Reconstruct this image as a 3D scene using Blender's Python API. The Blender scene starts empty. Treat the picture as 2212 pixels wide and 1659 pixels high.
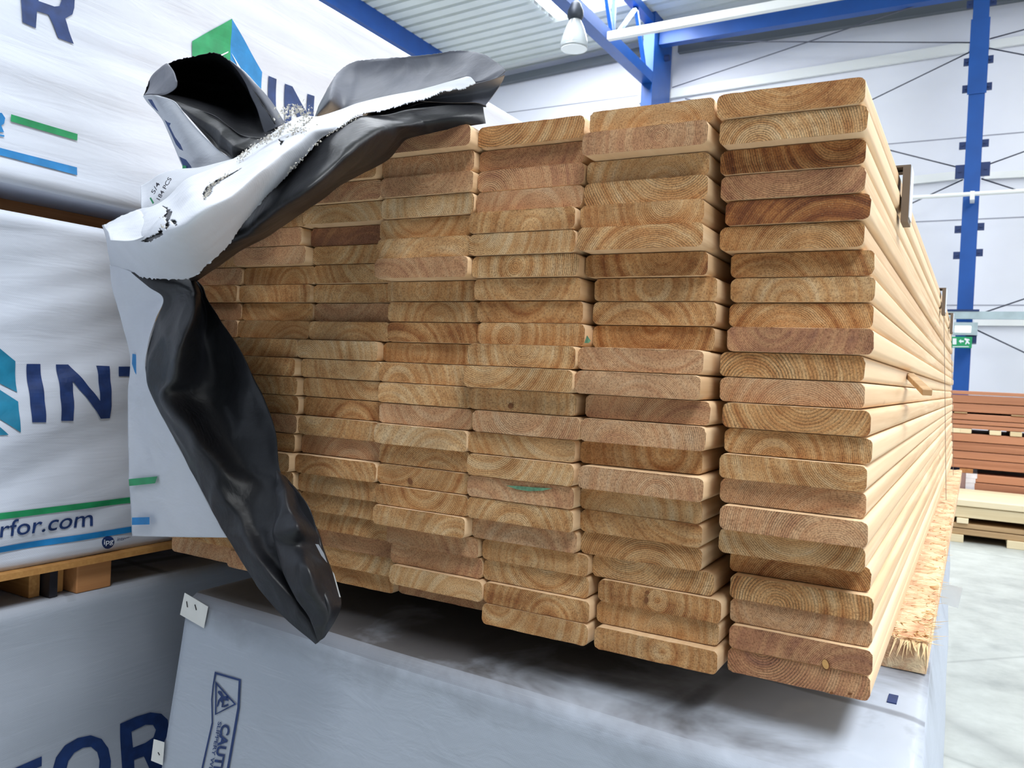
import bpy, bmesh, math, random
import numpy as np
from mathutils import Vector, Matrix, noise

random.seed(11)
S = bpy.context.scene
COL = S.collection

# ------------------------------------------------------------------ camera
F_PX = 1775.69
CAM = np.array([1.2101782, -0.8360337, 0.3035327])
YAW, PITCH, ROLL = 0.5144522, -0.0140489, 0.0469649
cy, sy, cp, sp, cr, sr = (math.cos(YAW), math.sin(YAW), math.cos(PITCH), math.sin(PITCH), math.cos(ROLL), math.sin(ROLL))
FW = np.array([-sy*cp, cy*cp, sp])
_rt = np.array([cy, sy, 0.0])
_up = np.cross(_rt, FW)
RT = _rt*cr + _up*sr
UP = -_rt*sr + _up*cr
cam_data = bpy.data.cameras.new('camera')
cam = bpy.data.objects.new('camera', cam_data)
COL.objects.link(cam)
cam_data.sensor_width = 36.0
cam_data.lens = F_PX/2212*36
cam_data.clip_start = 0.02
cam_data.clip_end = 100
cam_data.dof.use_dof = True
cam_data.dof.focus_distance = 1.15
cam_data.dof.aperture_fstop = 16.0
M = Matrix(((RT[0], UP[0], -FW[0], CAM[0]), (RT[1], UP[1], -FW[1], CAM[1]), (RT[2], UP[2], -FW[2], CAM[2]), (0, 0, 0, 1)))
cam.matrix_world = M
S.camera = cam

# ------------------------------------------------------------------ world, daylight, exposure
S.view_settings.view_transform = 'Standard'
S.view_settings.look = 'None'
S.view_settings.gamma = 1.0
S.view_settings.use_curve_mapping = False
S.view_settings.exposure = -0.33
wd = bpy.data.worlds.new('daylight')
S.world = wd
wd.use_nodes = True
bg = wd.node_tree.nodes['Background']
bg.inputs[0].default_value = (0.80, 0.90, 1.0, 1)
bg.inputs[1].default_value = 0.6

def area(name, loc, rot, sx, sy_, power, color=(1, 1, 1)):
    l = bpy.data.lights.new(name, 'AREA')
    l.shape = 'RECTANGLE'; l.size = sx; l.size_y = sy_; l.energy = power; l.color = color
    o = bpy.data.objects.new(name, l)
    o.location = loc; o.rotation_euler = rot
    COL.objects.link(o)
    return o
# roof-light strip to the right of the stacks, roof-light strip in the bay behind, added fill light on the right, no opening there, brightens ceiling and wall
area('roof_light_daylight', (4.6, 8.0, 6.9), (0, 0, 0), 2.2, 12, 500, (0.95, 0.98, 1.0))
area('roof_light_daylight', (4.2, -2.4, 6.9), (0, 0, 0), 2.4, 6.5, 1000, (0.95, 0.98, 1.0))
area('roof_light_daylight', (-4.7, -0.5, 6.75), (0, 0, 0), 2.0, 11, 320, (0.95, 0.98, 1.0))
area('roof_light_daylight', (-4.7, 9.3, 6.75), (0, 0, 0), 2.0, 8, 1050, (0.95, 0.98, 1.0))
area('side_fill_light', (13.6, 6.0, 3.2), (0, math.radians(90), 0), 5.0, 14.0, 560, (0.97, 0.98, 1.0))

# ------------------------------------------------------------------ helpers
def ray(u, v):
    return FW + RT*(u-1106)/F_PX - UP*(v-829.5)/F_PX
def hit(u, v, ax, val):
    d = ray(u, v)
    p = CAM + d*(val-CAM[ax])/d[ax]
    return Vector(p)
def hitn(u, v, n, d0):
    n = np.array(n, float); d = ray(u, v)
    return Vector(CAM + d*((d0 - CAM@n)/(d@n)))

def empty(name, loc=(0, 0, 0), rz=0.0):
    o = bpy.data.objects.new(name, None)
    o.location = loc; o.rotation_euler = (0, 0, rz); o.empty_display_size = 0.05
    COL.objects.link(o)
    return o
def tag(o, label=None, cat=None, group=None, kind=None):
    if label: o['label'] = label
    if cat: o['category'] = cat
    if group: o['group'] = group
    if kind: o['kind'] = kind
    return o
def link(name, me, mat=None, parent=None, loc=None):
    o = bpy.data.objects.new(name, me)
    if mat:
        for m in (mat if isinstance(mat, (list, tuple)) else [mat]):
            me.materials.append(m)
    COL.objects.link(o)
    if parent: o.parent = parent
    if loc is not None: o.location = loc
    return o
def mesh_from(name, verts, faces, smooth=False):
    me = bpy.data.meshes.new(name)
    me.from_pydata([tuple(v) for v in verts], [], faces)
    me.update()
    if smooth:
        me.polygons.foreach_set('use_smooth', [True]*len(me.polygons))
    return me
class MB:
    def __init__(s): s.v = []; s.f = []
    def box(s, x0, x1, y0, y1, z0, z1):
        b = len(s.v)
        s.v += [(x, y, z) for z in (z0, z1) for y in (y0, y1) for x in (x0, x1)]
        s.f += [tuple(b+i for i in q) for q in ((0, 2, 3, 1), (4, 5, 7, 6), (0, 1, 5, 4), (2, 6, 7, 3), (0, 4, 6, 2), (1, 3, 7, 5))]
        return s
    def bar(s, a, b_, w, h, upv=(0, 0, 1)):
        a = Vector(a); b_ = Vector(b_); d = (b_-a).normalized(); u = Vector(upv)
        x = d.cross(u)
        if x.length < 1e-4: x = d.cross(Vector((1, 0, 0)))
        x.normalize(); y = x.cross(d).normalized()
        k = len(s.v)
        for p in (a, b_):
            for sx, sy_ in ((-1, -1), (1, -1), (1, 1), (-1, 1)):
                s.v.append(tuple(p + x*w/2*sx + y*h/2*sy_))
        s.f += [tuple(k+i for i in q) for q in ((0, 3, 2, 1), (4, 5, 6, 7), (0, 1, 5, 4), (1, 2, 6, 5), (2, 3, 7, 6), (3, 0, 4, 7))]
        return s
    def tube(s, a, b_, r, n=10, r2=None):
        a = Vector(a); b_ = Vector(b_); d = (b_-a).normalized()
        x = d.orthogonal().normalized(); y = d.cross(x)
        if r2 is None: r2 = r
        k = len(s.v)
        for p, rr in ((a, r), (b_, r2)):
            for i in range(n):
                t = 2*math.pi*i/n
                s.v.append(tuple(p + (x*math.cos(t)+y*math.sin(t))*rr))
        for i in range(n):
            j = (i+1) % n
            s.f.append((k+i, k+j, k+n+j, k+n+i))
        s.f.append(tuple(k+i for i in reversed(range(n)))); s.f.append(tuple(k+n+i for i in range(n)))
        return s
    def lathe(s, c, prof, n=28):
        k = len(s.v); c = Vector(c)
        for r, z in prof:
            for i in range(n):
                t = 2*math.pi*i/n
                s.v.append((c.x+r*math.cos(t), c.y+r*math.sin(t), c.z+z))
        for j in range(len(prof)-1):
            for i in range(n):
                i2 = (i+1) % n
                s.f.append((k+j*n+i, k+j*n+i2, k+(j+1)*n+i2, k+(j+1)*n+i))
        return s
    def build(s, name, mat, parent=None, smooth=False, bevel=0, loc=None):
        me = mesh_from(name, s.v, s.f, smooth)
        o = link(name, me, mat, parent, loc)
        if bevel:
            m = o.modifiers.new('bevel', 'BEVEL'); m.width = bevel; m.segments = 2; m.limit_method = 'ANGLE'
        return o

# ------------------------------------------------------------------ materials
def srgb(r, g, b):
    f = lambda c: (c/255/12.92) if c/255 <= 0.04045 else ((c/255+0.055)/1.055)**2.4
    return (f(r), f(g), f(b), 1)
class NT:
    def __init__(s, name):
        s.m = bpy.data.materials.new(name); s.m.use_nodes = True
        s.t = s.m.node_tree; s.b = s.t.nodes['Principled BSDF']
    def n(s, typ, **kw):
        nd = s.t.nodes.new(typ)
        for k, v in kw.items():
            if k == 'inp':
                for i, val in v.items():
                    if isinstance(val, bpy.types.NodeSocket): s.t.links.new(val, nd.inputs[i])
                    else: nd.inputs[i].default_value = val
            else: setattr(nd, k, v)
        return nd
    def math(s, op, a, b=0.0, c=0.0):
        nd = s.n('ShaderNodeMath', operation=op, inp={0: a, 1: b, 2: c}); return nd.outputs[0]
    def mix(s, f, a, b, typ='RGBA', blend='MIX'):
        nd = s.n('ShaderNodeMix', data_type=typ, blend_type=blend)
        for i, val in ((0, f), (6, a), (7, b)):
            if isinstance(val, bpy.types.NodeSocket): s.t.links.new(val, nd.inputs[i])
            else: nd.inputs[i].default_value = val
        return nd.outputs[2]
    def noise(s, vec, scale, detail=3, rough=0.5, dist=0.0):
        nd = s.n('ShaderNodeTexNoise', inp={'Scale': scale, 'Detail': detail, 'Roughness': rough, 'Distortion': dist})
        if vec is not None: s.t.links.new(vec, nd.inputs['Vector'])
        return nd.outputs[0]
    def mapping(s, vec, scale=(1, 1, 1), loc=(0, 0, 0), rot=(0, 0, 0)):
        nd = s.n('ShaderNodeMapping'); s.t.links.new(vec, nd.inputs[0])
        nd.inputs['Scale'].default_value = scale; nd.inputs['Location'].default_value = loc; nd.inputs['Rotation'].default_value = rot
        return nd.outputs[0]
    def ramp(s, fac, *stops):
        nd = s.n('ShaderNodeValToRGB'); s.t.links.new(fac, nd.inputs[0])
        e = nd.color_ramp.elements
        while len(e) < len(stops): e.new(0.5)
        for el, (p, c) in zip(e, stops): el.position = p; el.color = c if len(c) == 4 else (*c, 1)
        return nd.outputs[0]
    def obj(s): return s.n('ShaderNodeTexCoord').outputs['Object']
    def set(s, **kw):
        for k, v in kw.items():
            k = k.replace('_', ' ')
            if isinstance(v, bpy.types.NodeSocket): s.t.links.new(v, s.b.inputs[k])
            else: s.b.inputs[k].default_value = v
        return s
    def bump(s, h, strength=0.3, dist=0.002, prev=None):
        nd = s.n('ShaderNodeBump', inp={'Strength': strength, 'Distance': dist, 'Height': h})
        if prev is not None: s.t.links.new(prev, nd.inputs['Normal'])
        s.t.links.new(nd.outputs[0], s.b.inputs['Normal'])
        return nd.outputs[0]
MAT = {}
def simple(name, col, rough=0.5, metal=0.0, nscale=0, namp=0.12, bump=0.0):
    t = NT(name); c = srgb(*col)
    if nscale:
        f = t.noise(t.obj(), nscale, 4)
        lo = tuple(x*(1-namp) for x in c[:3])+(1,); hi = tuple(min(1, x*(1+namp)) for x in c[:3])+(1,)
        t.set(Base_Color=t.ramp(f, (0.3, lo), (0.7, hi)))
        if bump: t.bump(f, bump, 0.002)
    else: t.set(Base_Color=c)
    t.set(Roughness=rough, Metallic=metal)
    MAT[name] = t.m
    return t.m

def end_grain():
    # object colour: r tone (dark), g and b position of the pith, a ring density
    t = NT('softwood_end_grain')
    o = t.obj()
    oi = t.n('ShaderNodeObjectInfo')
    sc = t.n('ShaderNodeSeparateColor'); t.t.links.new(oi.outputs['Color'], sc.inputs[0])
    tone, gx, gz = sc.outputs[0], sc.outputs[1], sc.outputs[2]
    rnd = oi.outputs['Random']
    xyz = t.n('ShaderNodeSeparateXYZ'); t.t.links.new(o, xyz.inputs[0])
    seed = t.math('MULTIPLY', rnd, 37.0)
    off = t.n('ShaderNodeCombineXYZ', inp={0: seed, 1: seed, 2: seed})
    vo = t.n('ShaderNodeVectorMath', operation='ADD'); t.t.links.new(o, vo.inputs[0]); t.t.links.new(off.outputs[0], vo.inputs[1])
    V = vo.outputs[0]
    px = t.math('MULTIPLY_ADD', t.math('SUBTRACT', gx, 0.5), 0.16, 0)
    pz = t.math('MULTIPLY_ADD', t.math('SUBTRACT', gz, 0.5), 0.12, 0)
    wob = t.math('MULTIPLY', t.math('SUBTRACT', t.noise(V, 34, 2), 0.5), 0.0045)
    dx = t.math('ADD', t.math('SUBTRACT', xyz.outputs[0], px), wob)
    dz = t.math('ADD', t.math('SUBTRACT', xyz.outputs[2], pz), wob)
    r = t.math('SQRT', t.math('ADD', t.math('MULTIPLY', dx, dx), t.math('MULTIPLY', dz, dz)))
    dens = t.math('MULTIPLY_ADD', oi.outputs['Alpha'], 1.0, 0.0)
    fr = t.math('FRACT', t.math('ADD', t.math('MULTIPLY', r, dens), t.math('MULTIPLY', t.noise(V, 14, 1), 0.8)))
    ring = t.ramp(fr, (0.0, (1, 1, 1)), (0.45, (0.8, 0.8, 0.8)), (0.86, (0.0, 0.0, 0.0)), (1.0, (0.9, 0.9, 0.9)))
    pat = t.ramp(t.noise(V, 22, 3, 0.55), (0.36, (0, 0, 0)), (0.62, (1, 1, 1)))
    strength = t.math('MULTIPLY_ADD', pat, 0.55, 0.22)
    speck = t.noise(t.mapping(V, (1, 1, 1)), 620, 4, 0.75)
    blot = t.noise(t.mapping(V, (1, 1, 2.2)), 17, 3, 0.6)
    # wide pale and dark growth zones follow the rings
    zone = t.n('ShaderNodeTexNoise', noise_dimensions='1D', inp={'W': t.math('ADD', t.math('MULTIPLY', r, 110), seed), 'Scale': 1.0, 'Detail': 2.0}).outputs[0]
    tt = t.math('ADD', t.math('ADD', tone, t.math('MULTIPLY', t.math('SUBTRACT', blot, 0.5), 0.9)), t.math('MULTIPLY', t.math('SUBTRACT', zone, 0.5), 0.75))
    base = t.ramp(tt, (0.0, srgb(232, 202, 160)), (0.32, srgb(220, 176, 124)), (0.55, srgb(204, 150, 94)), (0.8, srgb(172, 110, 58)), (1.0, srgb(130, 72, 32)))
    pink = t.mix(t.math('MULTIPLY', t.math('GREATER_THAN', t.math('FRACT', t.math('MULTIPLY', rnd, 7.3)), 0.72), 0.35), base, srgb(206, 158, 134))
    col = t.mix(strength, pink, t.mix(1.0, ring, pink, blend='MULTIPLY'))
    sp_ = t.ramp(speck, (0.38, (0.50, 0.40, 0.32)), (0.50, (0.96, 0.95, 0.94)), (0.66, (1.16, 1.14, 1.08)))
    col = t.mix(0.85, col, sp_, blend='MULTIPLY')
    hi = t.ramp(t.noise(V, 560, 2, 0.6), (0.66, (0, 0, 0)), (0.74, (1, 1, 1)))
    col = t.mix(t.math('MULTIPLY', hi, 0.30), col, srgb(240, 214, 160))
    t.set(Base_Color=col, Roughness=0.82)
    h = t.math('ADD', t.math('MULTIPLY', ring, 0.6), t.math('MULTIPLY', speck, 1.4))
    t.bump(h, 0.45, 0.0012)
    MAT['end'] = t.m
end_grain()
def plank(name, pale, dark, knot, rough=0.6, along=1, vs=1.0):
    t = NT(name); o = t.obj(); oi = t.n('ShaderNodeObjectInfo')
    seed = t.math('MULTIPLY', oi.outputs['Random'], 53.0)
    off = t.n('ShaderNodeCombineXYZ', inp={0: seed, 1: seed, 2: seed})
    vo = t.n('ShaderNodeVectorMath', operation='ADD'); t.t.links.new(o, vo.inputs[0]); t.t.links.new(off.outputs[0], vo.inputs[1])
    sc1 = [14*vs]*3; sc1[along] = 0.55*vs
    sc2 = [70*vs]*3; sc2[along] = 1.5*vs
    a = t.noise(t.mapping(vo.outputs[0], sc1), 3.0, 3, 0.55, 0.5)
    b = t.noise(t.mapping(vo.outputs[0], sc2), 3.0, 2, 0.5)
    f = t.math('ADD', t.math('MULTIPLY', a, 0.7), t.math('MULTIPLY', b, 0.3))
    base = t.ramp(f, (0.34, srgb(*dark)), (0.50, srgb(*[(p+q)//2 for p, q in zip(pale, dark)])), (0.60, srgb(*pale)))
    tint = t.mix(t.math('MULTIPLY', oi.outputs['Random'], 0.75), base, srgb(*[min(255, int(c*1.07)) for c in pale]))
    sck = [5*vs]*3; sck[along] = 1.6*vs
    vor = t.n('ShaderNodeTexVoronoi', inp={'Scale': 2.0}); t.t.links.new(t.mapping(vo.outputs[0], sck), vor.inputs['Vector'])
    k = t.ramp(vor.outputs['Distance'], (0.03, (1, 1, 1)), (0.08, (0, 0, 0)))
    col = t.mix(t.math('MULTIPLY', k, 0.8), tint, srgb(*knot))
    t.set(Base_Color=col, Roughness=rough)
    t.bump(b, 0.15, 0.001)
    MAT[name] = t.m
plank('softwood_face', (228, 198, 160), (200, 160, 116), (150, 92, 50))
plank('runner_wood', (176, 124, 78), (140, 88, 48), (96, 56, 30), 0.75, along=1)
plank('cross_wood', (186, 138, 78), (150, 100, 50), (110, 66, 30), 0.75, along=0)
plank('red_hardwood', (190, 132, 100), (148, 94, 66), (136, 84, 60), 0.55, along=0, vs=0.5)
plank('pale_timber', (236, 220, 186), (216, 194, 152), (180, 150, 100), 0.6, along=0, vs=0.5)
plank('tan_timber', (190, 158, 118), (160, 126, 88), (130, 96, 60), 0.6, along=0, vs=0.5)

def wrap_mat(name, col, grime_shade=0.0, rough=0.5, sheen=0.0, streak=0.10):
    t = NT(name); o = t.obj()
    weave = t.n('ShaderNodeTexWave', wave_type='BANDS', bands_direction='Z', inp={'Scale': 160.0, 'Distortion': 1.5, 'Detail': 1.0}); t.t.links.new(o, weave.inputs[0])
    weave2 = t.n('ShaderNodeTexWave', wave_type='BANDS', bands_direction='DIAGONAL', inp={'Scale': 190.0, 'Distortion': 1.5, 'Detail': 1.0}); t.t.links.new(o, weave2.inputs[0])
    big = t.noise(t.mapping(o, (1, 1, 1)), 4.5, 4, 0.55)
    c = srgb(*col)
    base = t.ramp(big, (0.3, tuple(x*(1-streak) for x in c[:3])), (0.65, c[:3]))
    thr = t.ramp(t.noise(t.mapping(o, (3, 3, 260)), 3, 2, 0.6), (0.62, (0, 0, 0)), (0.72, (1, 1, 1)))
    base = t.mix(t.math('MULTIPLY', thr, 0.12), base, (0.86, 0.88, 0.92, 1))
    if grime_shade:
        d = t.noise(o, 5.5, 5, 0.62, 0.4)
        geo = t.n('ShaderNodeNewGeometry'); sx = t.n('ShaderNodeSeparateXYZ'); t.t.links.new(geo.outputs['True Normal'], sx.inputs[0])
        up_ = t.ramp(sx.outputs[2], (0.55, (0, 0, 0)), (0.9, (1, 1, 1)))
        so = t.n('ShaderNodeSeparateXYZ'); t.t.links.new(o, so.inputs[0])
        shade_fade = t.math('ADD', d, t.math('MULTIPLY', so.outputs[0], -0.55))
        mask = t.math('MULTIPLY', t.ramp(shade_fade, (0.22, (0, 0, 0)), (0.50, (1, 1, 1))), up_)
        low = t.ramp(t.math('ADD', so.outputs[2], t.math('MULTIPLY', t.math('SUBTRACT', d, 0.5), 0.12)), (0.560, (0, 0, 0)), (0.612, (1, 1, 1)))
        mask = t.math('MAXIMUM', mask, t.math('MULTIPLY', low, t.math('MULTIPLY', t.ramp(shade_fade, (0.22, (0, 0, 0)), (0.50, (1, 1, 1))), 0.6)))
        base = t.mix(t.math('MULTIPLY', mask, grime_shade), base, srgb(70, 66, 65))  # grime plus the stack's shadow, painted into the top and upper front
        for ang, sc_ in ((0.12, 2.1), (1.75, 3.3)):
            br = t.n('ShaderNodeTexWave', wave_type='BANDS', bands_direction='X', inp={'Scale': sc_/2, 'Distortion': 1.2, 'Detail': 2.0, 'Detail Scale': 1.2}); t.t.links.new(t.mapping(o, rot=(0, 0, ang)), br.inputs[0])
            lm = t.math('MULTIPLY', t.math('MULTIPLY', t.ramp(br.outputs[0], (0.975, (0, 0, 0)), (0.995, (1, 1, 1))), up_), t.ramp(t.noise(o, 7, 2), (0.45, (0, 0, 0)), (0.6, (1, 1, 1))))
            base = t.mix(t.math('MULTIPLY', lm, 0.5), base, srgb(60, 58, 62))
    t.set(Base_Color=base, Roughness=rough)
    if sheen: t.set(Coat_Weight=sheen, Coat_Roughness=0.25)
    h = t.math('ADD', t.math('MULTIPLY', weave.outputs[0], 0.5), t.math('MULTIPLY', weave2.outputs[0], 0.4))
    n1 = t.bump(h, 0.12, 0.0006)
    wr = t.noise(t.mapping(o, (6, 2.2, 14)), 2.5, 3, 0.55, 0.6)
    t.bump(wr, 0.16, 0.010, n1)
    MAT[name] = t.m
wrap_mat('white_wrap', (203, 210, 225))
wrap_mat('opened_wrap_white', (208, 212, 222), rough=0.55)
wrap_mat('grey_wrap', (176, 184, 198), grime_shade=0.92)
def black_film():
    t = NT('black_film'); o = t.obj()
    f = t.noise(o, 14, 4, 0.6, 0.8)
    t.set(Base_Color=t.ramp(f, (0.3, srgb(20, 21, 25)), (0.7, srgb(32, 33, 38))), Roughness=0.45)
    t.set(Specular_IOR_Level=0.40)
    n1 = t.bump(t.noise(o, 60, 3, 0.6), 0.14, 0.004)
    t.bump(f, 0.2, 0.012, n1)
    MAT['black_film'] = t.m
black_film()
def grey_film():
    t = NT('grey_film'); o = t.obj()
    f = t.noise(o, 12, 4, 0.6, 0.6)
    t.set(Base_Color=t.ramp(f, (0.3, srgb(92, 95, 105)), (0.7, srgb(112, 115, 126))), Roughness=0.5)
    t.bump(f, 0.3, 0.01)
    MAT['grey_film'] = t.m
grey_film()
simple('print_navy', (26, 52, 104), 0.5, nscale=60, namp=0.25)
simple('print_blue', (26, 122, 186), 0.5, nscale=40, namp=0.15)
simple('print_teal', (20, 116, 150), 0.5, nscale=40, namp=0.2)
simple('print_green', (28, 140, 88), 0.5, nscale=40, namp=0.18)
simple('print_white', (226, 232, 244), 0.5)
simple('paper', (228, 228, 226), 0.7, nscale=30, namp=0.05)
simple('ink', (50, 50, 62), 0.6)
simple('staple', (60, 58, 64), 0.4, 0.6)
simple('fibre', (204, 200, 192), 0.85, nscale=90, namp=0.25)
simple('splinter', (236, 206, 160), 0.8, nscale=60, namp=0.25)
simple('blue_steel', (16, 76, 152), 0.42, nscale=3, namp=0.10)
simple('dark_blue_steel', (26, 48, 96), 0.5)
simple('wall_panel', (226, 228, 236), 0.55, nscale=0.7, namp=0.05)
simple('light_absorbing_panel', (64, 66, 70), 0.7)
simple('white_steel', (232, 234, 232), 0.45)
simple('grey_steel', (96, 102, 108), 0.5)
simple('galvanised', (178, 196, 202), 0.35, 0.3, nscale=6, namp=0.1)
simple('cable', (82, 84, 96), 0.5)
simple('seam', (150, 152, 164), 0.6)
simple('roof_sheet', (222, 228, 224), 0.5, nscale=1.5, namp=0.05)
simple('black_strap', (36, 34, 40), 0.4)
simple('steel_strap', (120, 112, 108), 0.4, 0.4)
simple('card_protector', (112, 98, 86), 0.7)
simple('sign_green', (34, 150, 96), 0.4)
simple('dark_metal', (52, 58, 68), 0.45, 0.3)
simple('foil', (232, 230, 238), 0.25, nscale=14, namp=0.12, bump=0.6)
simple('mauve_film', (150, 122, 120), 0.3, nscale=10, namp=0.15)
def emis(name, col, s):
    t = NT(name); t.set(Base_Color=(*col, 1), Emission_Color=(*col, 1), Emission_Strength=s); MAT[name] = t.m
emis('roof_light', (0.93, 0.97, 1.0), 3.2)
emis('lamp_panel', (1.0, 0.96, 0.90), 1.6)
def concrete():
    t = NT('concrete'); o = t.obj()
    a = t.noise(o, 1.3, 5, 0.6); b = t.noise(o, 9, 4, 0.65)
    f = t.math('ADD', t.math('MULTIPLY', a, 0.6), t.math('MULTIPLY', b, 0.4))
    col = t.ramp(f, (0.34, srgb(150, 154, 152)), (0.5, srgb(176, 180, 176)), (0.64, srgb(192, 196, 192)))
    cr_ = t.n('ShaderNodeTexVoronoi', feature='DISTANCE_TO_EDGE', inp={'Scale': 0.45}); t.t.links.new(t.mapping(o, (1, 1, 1), rot=(0, 0, 0.4)), cr_.inputs['Vector'])
    k = t.ramp(cr_.outputs[0], (0.0, (1, 1, 1)), (0.006, (0, 0, 0)))
    t.set(Base_Color=t.mix(t.math('MULTIPLY', k, 0.4), col, srgb(110, 112, 114)), Roughness=0.55)
    MAT['concrete'] = t.m
concrete()

# ================================================================== the hall
FLOOR = -0.70
WALL_Y = 14.5
def back(x, y, z, Y=14.4):
    k = (Y-CAM[1])/(y-CAM[1])
    return (CAM[0]+(x-CAM[0])*k, Y, CAM[2]+(z-CAM[2])*k)
def struct(name, mb, mat, parent=None, **kw):
    o = mb.build(name, mat, parent, **kw)
    o['kind'] = 'structure'
    return o
struct('floor', MB().box(-12.5, 14, -6.5, WALL_Y+0.2, FLOOR-0.12, FLOOR), MAT['concrete'])
CZ = lambda x: 7.0 + 0.05*(x+4.2)                  # underside of the roof sheets at x
struct('wall_back', MB().box(-12.5, 14, WALL_Y, WALL_Y+0.15, FLOOR, 7.9), MAT['wall_panel'])
struct('wall_left', MB().box(-12.5, -12.35, -6.5, WALL_Y, FLOOR, 7.9), MAT['wall_panel'])
struct('wall_right', MB().box(13.9, 14.05, -6.5, WALL_Y, FLOOR, 8.2), MAT['wall_panel'])
struct('wall_front_unseen', MB().box(-12.5, 14, -6.65, -6.5, FLOOR, 8.2), MAT['light_absorbing_panel'])  # unseen wall, coloured dark and set close to cut frontal bounce light

def roof():
    # trapezoid sheets, ribs run across the hall; opening left for the roof lights
    P_ = 0.29; prof = [(0, 0), (0.19, 0), (0.21, 0.10), (0.27, 0.10), (0.29, 0)]
    ys = []; y = -6.5
    while y < WALL_Y:
        for a, h in prof[:-1]: ys.append((y+a, h))
        y += P_
    ys = [(min(a, WALL_Y), h) for a, h in ys]
    def sheet_(x0, x1, ya, yb, v, f):
        pts = [(a, h) for a, h in ys if ya <= a <= yb]
        k = len(v)
        for a, h in pts:
            v.append((x0, a, CZ(x0)+h)); v.append((x1, a, CZ(x1)+h))
        for i in range(len(pts)-1):
            f.append((k+2*i, k+2*i+1, k+2*i+3, k+2*i+2))
    v, f = [], []
    sheet_(-12.5, -6.0, -9, 99, v, f)
    sheet_(-6.0, -3.4, 12.9, 99, v, f)
    sheet_(-3.4, 3.4, -9, 99, v, f)
    sheet_(5.8, 14, -9, 99, v, f)
    me = mesh_from('ceiling', v, f)
    o = link('ceiling', me, MAT['roof_sheet']); o['kind'] = 'structure'
    o.modifiers.new('t', 'SOLIDIFY').thickness = 0.004
    n = 1
    for x0, x1, y1 in ((-6.0, -3.4, 12.9), (3.4, 5.8, WALL_Y)):
        mb = MB()
        mb.v = [(x0, -6.5, CZ(x0)+0.07), (x1, -6.5, CZ(x1)+0.07), (x1, y1, CZ(x1)+0.07), (x0, y1, CZ(x0)+0.07)] + \
               [(x0, -6.5, CZ(x0)+0.10), (x1, -6.5, CZ(x1)+0.10), (x1, y1, CZ(x1)+0.10), (x0, y1, CZ(x0)+0.10)]
        mb.f = [(0, 1, 2, 3), (7, 6, 5, 4), (0, 4, 5, 1), (1, 5, 6, 2), (2, 6, 7, 3), (3, 7, 4, 0)]
        struct('window_%d' % n, mb, MAT['roof_light']); n += 1
roof()
# horizontal joints of the wall panels
def wl(u, v, Y): return hit(u, v, 1, Y)
seams = [((1700, 90), (2212, 91.5)), ((1890, 197), (2212, 152)), ((1943, 360), (2212, 339)), ((2003, 529), (2230, 520))]
mb = MB()
for z in (1.75, 3.15, 4.5, 5.9):
    mb.box(-12, 14, WALL_Y-0.004, WALL_Y, z-0.009, z+0.009)
struct('trim_1', mb, MAT['seam'])
# eaves: dark strip and the white rail above it, left bay
mb = MB()
mb.bar(back(-12.3, 13.9, 6.12), back(-4.35, 13.9, 6.52), 0.14, 0.14)
struct('trim_2', mb, MAT['grey_steel'])
mb = MB(); mb.bar(back(-12.3, 13.72, 6.38, 14.25), back(-4.35, 13.72, 6.76, 14.25), 0.10, 0.13)
struct('trim_3', mb, MAT['white_steel'])
mb = MB().bar(back(-3.9, 13.9, 6.44), back(3, 13.9, 6.44), 0.12, 0.16)
struct('trim_4', mb, MAT['grey_steel'])

# white side rails of the wall
def rail(u0, v0, u1, v1, th, label, mat='white_steel', Y=14.46, name='wall_rail', g='white sheeting rails'):
    a = wl(u0, v0, Y); b = wl(u1, v1, Y)
    h = th*(a-Vector(CAM)).length/F_PX
    o = MB().bar(a, b, 0.06, h).build(name, MAT[mat]); tag(o, label, 'rail', g)
    return o
rail(1380, 214, 2092, 102, 17, 'white horizontal sheeting rail high on the back wall, left of the blue post')
rail(2138, 97, 3100, -40, 14, 'white horizontal sheeting rail high on the back wall, right of the blue post')
rail(1400, 450, 2070, 379, 14, 'white sheeting rail on the back wall at mid height, left of the blue post')
rail(2126, 380, 3100, 330, 12, 'white sheeting rail on the back wall at mid height, right of the blue post')
rail(2104, 697, 3100, 702, 11, 'lowest white sheeting rail right of the exit sign')

def cable(u0, v0, u1, v1, label, w=0.022):
    Y_ = 13.70 + 0.012*(int(u0*7+v0) % 9); a = wl(u0, v0, Y_); b = wl(u1, v1, Y_)
    o = MB().tube(a, b, w/2, 8).build('bracing_rod', MAT['cable'], smooth=True)
    tag(o, label, 'bracing rod', 'wind bracing rods of the back wall')
cable(1452, 189, 2036, -7, 'thin bracing rod rising from the blue column up to the roof beam')
cable(1440, 89, 2096, 92, 'thin level tie rod between blue column and top of blue post')
cable(1500, 402, 2098, 111, 'thin bracing rod rising from behind the boards to the upper left of the post')
cable(1480, 213, 2075, 363, 'thin bracing rod sloping down to the node left of the post')
cable(1650, 587, 2080, 388, 'thin short bracing rod below the node, left of the post')
cable(2138, 84, 2700, -68, 'thin bracing rod rising to the right from the top node of the post')
cable(2136, 104, 2700, 213, 'thin bracing rod falling to the right from the top node of the post')
cable(2122, 360, 2700, 151, 'thin bracing rod rising right from the middle node of the post')
cable(2120, 386, 2700, 571, 'thin bracing rod falling right from the middle node of the post')
cable(2120, 677, 2700, 480, 'thin bracing rod rising right from the galvanised rail')
cable(2104, 710, 2600, 945, 'thin bracing rod falling right from the exit sign')

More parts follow.
